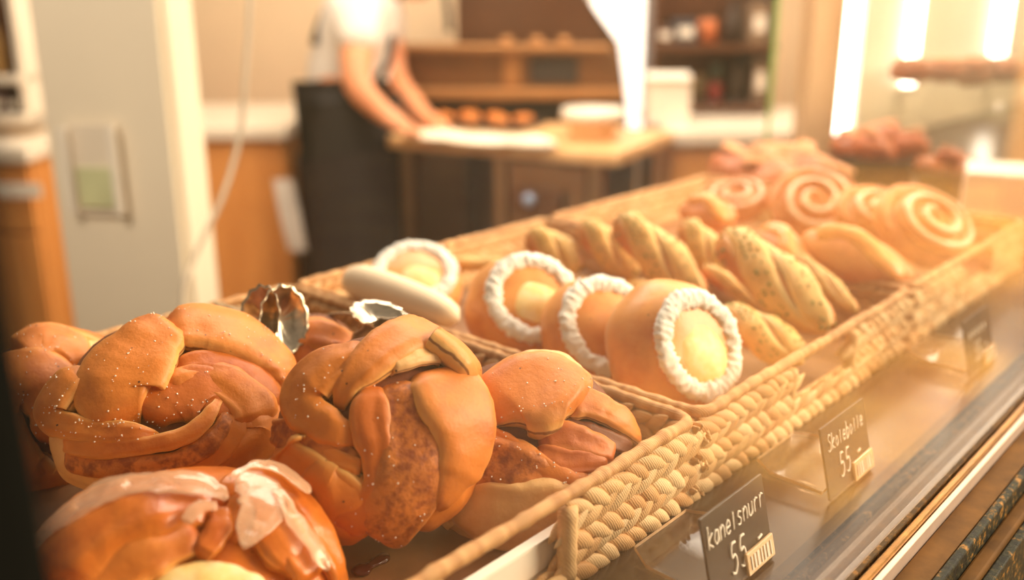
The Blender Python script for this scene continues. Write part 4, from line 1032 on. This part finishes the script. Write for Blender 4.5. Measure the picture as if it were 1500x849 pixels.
# head joined into the body mesh
hv = []; hf = []
v, f, t = ellip(hd1, frame((UP - RT * .45).normalized(), FW), (.072, .092, .115), 28, 22, amp=.002); hv += v; hf += f
fx = frame((UP - RT * .45).normalized(), FW); 
face = -(fx @ V((0, 1, 0))) if (fx @ V((0, 1, 0))).dot(RT) < 0 else fx @ V((0, 1, 0)); upv = fx @ V((0, 0, 1)); sd = fx @ V((1, 0, 0))
def blob(c, r):
    b0 = len(hv); v, f, t = ellip(c, Matrix((sd, face, upv)).transposed(), r, 14, 10, amp=0); hv.extend(v); hf.extend([tuple(b0 + i for i in q) for q in f])
blob(hd1 + face * .095 - upv * .012, (.012, .020, .026)); blob(hd1 + face * .088 - upv * .058, (.022, .008, .008)); blob(hd1 + face * .06 - upv * .088, (.035, .03, .028))
for s in (-1, 1): blob(hd1 + sd * s * .074 - upv * .005, (.009, .018, .03)); blob(hd1 + face * .082 + sd * s * .032 + upv * .012, (.013, .008, .008))
hm = bpy.data.meshes.new('headtmp'); hm.from_pydata([tuple(q) for q in hv], [], hf); hm.polygons.foreach_set('use_smooth', [True] * len(hm.polygons))
bm = bmesh.new(); bm.from_mesh(body.data); bm.from_mesh(hm); bm.to_mesh(body.data); bm.free(); bpy.data.meshes.remove(hm)
v, f, t = ellip(hd1 - face * .012 + upv * .02, Matrix((sd, face, upv)).transposed(), (.082, .095, .112), 28, 22, amp=.006); 
v = [q if (q - hd1).dot(face) < .045 + .5 * (q - hd1).dot(upv) else q - face * ((q - hd1).dot(face) - .04 - .5 * (q - hd1).dot(upv)) for q in v]
link_mesh('hair', v, f, M['hair'], bk)
# shirt: torso and short sleeves
mid = lambda a, b, s: a.lerp(b, s)
SV = [J(508, 172, 2.64), sp1, che, mid(che, nek, .6), shN, mid(shN, elN, .35), mid(shN, elN, .70), shF, mid(shF, elF, .35), mid(shF, elF, .65)]
skin('shirt', SV, [(0, 1), (1, 2), (2, 3), (2, 4), (4, 5), (5, 6), (2, 7), (7, 8), (8, 9)], [.132, .120, .125, .07, .072, .066, .066, .07, .062, .06], M['shirt'], bk)
TV = [J(510, 158, 2.64), hN, kN, aN + UP * .02, hF, kF, aF + UP * .02]
skin('trousers', TV, [(0, 1), (1, 2), (2, 3), (0, 4), (4, 5), (5, 6)], [.125, .10, .085, .07, .10, .085, .07], M['black'], bk)
# apron skirt and bib straps
ap = []; fs = []; n = 30; m = 12
for s in (0, 1):
    for j in range(m + 1):
        zf = j / m; zc = J(512, 140, 2.62).z * (1 - zf) + .40 * zf
        for i in range(n + 1):
            a = math.radians(-125 + 250 * i / n); ra = .145 + .02 * zf + .006 * math.sin(i * 1.4) * zf - s * .006
            ce = J(514, 165, 2.63); ap.append(V((ce.x, ce.y, zc)) + RT * (math.cos(a) * ra * (.95 + .12 * zf)) + FW * (math.sin(a) * (ra + .03)))
N = (m + 1) * (n + 1)
for j in range(m):
    for i in range(n):
        a = j * (n + 1) + i; q = (a, a + 1, a + n + 2, a + n + 1); fs += [q, tuple(N + k for k in q[::-1])]
apo = link_mesh('apron', ap, fs, M['black'], bk)
def strap(pts, w=.022):
    v, f, t, _ = ribbon([(J(*q), -CF, w, 0) for q in pts], .2, .006, 6, 10, amp=0, taper=.02); link_mesh('apron_strap', v, f, M['black'], bk)
strap([(496, -22, 2.535), (478, 15, 2.53), (466, 45, 2.53), (460, 66, 2.535)], .024)
strap([(574, 50, 2.56), (572, 80, 2.545), (558, 110, 2.535), (546, 128, 2.53)], .02)

# ------------------------------------------------------------------ outside, world and light
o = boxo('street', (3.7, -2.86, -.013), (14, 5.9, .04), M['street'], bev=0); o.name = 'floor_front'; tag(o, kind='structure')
w = bpy.data.worlds.new('world'); S.world = w; w.use_nodes = True; nt = w.node_tree; bg = nt.nodes['Background']
tc = nt.nodes.new('ShaderNodeTexCoord'); sx = nt.nodes.new('ShaderNodeSeparateXYZ'); nt.links.new(tc.outputs['Generated'], sx.inputs[0])
rp = nt.nodes.new('ShaderNodeValToRGB'); mr = nt.nodes.new('ShaderNodeMapRange'); mr.inputs['From Min'].default_value = -1; nt.links.new(sx.outputs['Z'], mr.inputs['Value']); nt.links.new(mr.outputs[0], rp.inputs[0])
e = rp.color_ramp.elements; e[0].position = .3; e[0].color = (.55, .34, .13, 1); e[1].position = .56; e[1].color = (1, .82, .56, 1); x = e.new(.46); x.color = (.85, .60, .30, 1); x = e.new(.8); x.color = (1, .88, .70, 1)
ns = nt.nodes.new('ShaderNodeTexNoise'); ns.inputs['Scale'].default_value = 5; ns.inputs['Detail'].default_value = 2; nt.links.new(tc.outputs['Generated'], ns.inputs['Vector'])
r2 = nt.nodes.new('ShaderNodeValToRGB'); r2.color_ramp.elements[0].position = .3; r2.color_ramp.elements[0].color = (.5, .5, .5, 1); r2.color_ramp.elements[1].position = .7; r2.color_ramp.elements[1].color = (1.25, 1.25, 1.25, 1); nt.links.new(ns.outputs['Fac'], r2.inputs[0])
mxx = nt.nodes.new('ShaderNodeMix'); mxx.data_type = 'RGBA'; mxx.blend_type = 'MULTIPLY'; mxx.inputs[0].default_value = 1; nt.links.new(rp.outputs[0], mxx.inputs[6]); nt.links.new(r2.outputs[0], mxx.inputs[7])
nt.links.new(mxx.outputs[2], bg.inputs['Color']); bg.inputs['Strength'].default_value = .58
r3 = nt.nodes.new('ShaderNodeMapRange'); r3.inputs['From Min'].default_value = 0; r3.inputs['From Max'].default_value = 1; r3.inputs['To Min'].default_value = .6; r3.inputs['To Max'].default_value = 1.75; nt.links.new(sx.outputs['X'], r3.inputs['Value'])
m3 = nt.nodes.new('ShaderNodeVectorMath'); m3.operation = 'SCALE'; nt.links.new(mxx.outputs[2], m3.inputs[0]); nt.links.new(r3.outputs[0], m3.inputs['Scale']); nt.links.new(m3.outputs[0], bg.inputs['Color'])
sl = bpy.data.lights.new('sun', 'SUN'); sl.energy = 1.0; sl.angle = math.radians(24); sl.color = (1, .86, .62); so = bpy.data.objects.new('sun', sl); COL.objects.link(so); so.rotation_euler = V((-.74, .56, -.46)).to_track_quat('-Z', 'Y').to_euler()
def area(name, loc, to, sx_, sy_, en, col):
    l = bpy.data.lights.new(name, 'AREA'); l.shape = 'RECTANGLE'; l.size = sx_; l.size_y = sy_; l.energy = en; l.color = col
    o = bpy.data.objects.new(name, l); COL.objects.link(o); o.location = loc; o.rotation_euler = (V(to) - V(loc)).to_track_quat('-Z', 'Y').to_euler(); return o
area('case_strip_light', (1.05, .40, DZ + .72), (.95, .42, DZ), 1.3, .22, 5, (1, .84, .62))
wl = bpy.data.lights.new('glass_fill_spot', 'SPOT'); wl.energy = 520; wl.color = (1, .80, .48); wl.spot_size = math.radians(44); wl.spot_blend = .6; wl.shadow_soft_size = .08  # unseen spot added to brighten the floor mirrored in the front glass
wlo = bpy.data.objects.new('glass_fill_spot', wl); COL.objects.link(wlo); wlo.location = (2.85, -.70, 2.3); wlo.rotation_euler = (0, 0, 0)
wl2 = wl.copy(); wl2.energy = 950; wl2.spot_size = math.radians(78); wlo2 = bpy.data.objects.new('glass_fill_spot', wl2); COL.objects.link(wlo2); wlo2.location = (5.9, -1.5, 2.6)  # second added spot, for the haze towards the right of the glass
sw = area('basket_fill_light', (2.0, -1.25, 1.95), (.62, .36, .98), 1.4, 1.0, 18, (1, .86, .64)); sw.data.spread = math.radians(75)  # unseen fill added outside to brighten the basket fronts
sp = bpy.data.lights.new('pillar_fill_spot', 'SPOT'); sp.energy = 105; sp.color = (1, .9, .76); sp.spot_size = math.radians(38); sp.spot_blend = .7; sp.shadow_soft_size = .12  # unseen spot added to brighten the pillar alone
spo = bpy.data.objects.new('pillar_fill_spot', sp); COL.objects.link(spo); spo.location = RM(-1.1, .35, 2.4); spo.rotation_euler = (RM(-.58, 1.65, 1.2) - spo.location).to_track_quat('-Z', 'Y').to_euler()
area('kitchen_ceiling_light', RM(0, 2.0, 2.75), RM(0, 3.0, 0), 1.6, 1.2, 80, (1, .9, .76))
area('kitchen_window_light', RM(1.2, 3.0, 2.2), RM(-.2, 1.2, .9), .8, 1.2, 16, (1, .92, .8))
area('cabinet_fill_strip', (2.6, .5, DZ + .885), (2.6, .62, DZ), 1.4, .1, 17, (1, .9, .72))  # unseen fill strip added to brighten the cream cabinet back
vs_ = S.view_settings; vs_.view_transform = 'Standard'; vs_.look = 'None'; vs_.exposure = 0; vs_.gamma = 1; vs_.use_curve_mapping = False
S.cycles.max_bounces = 10; S.cycles.transparent_max_bounces = 16
bpy.context.view_layer.update()
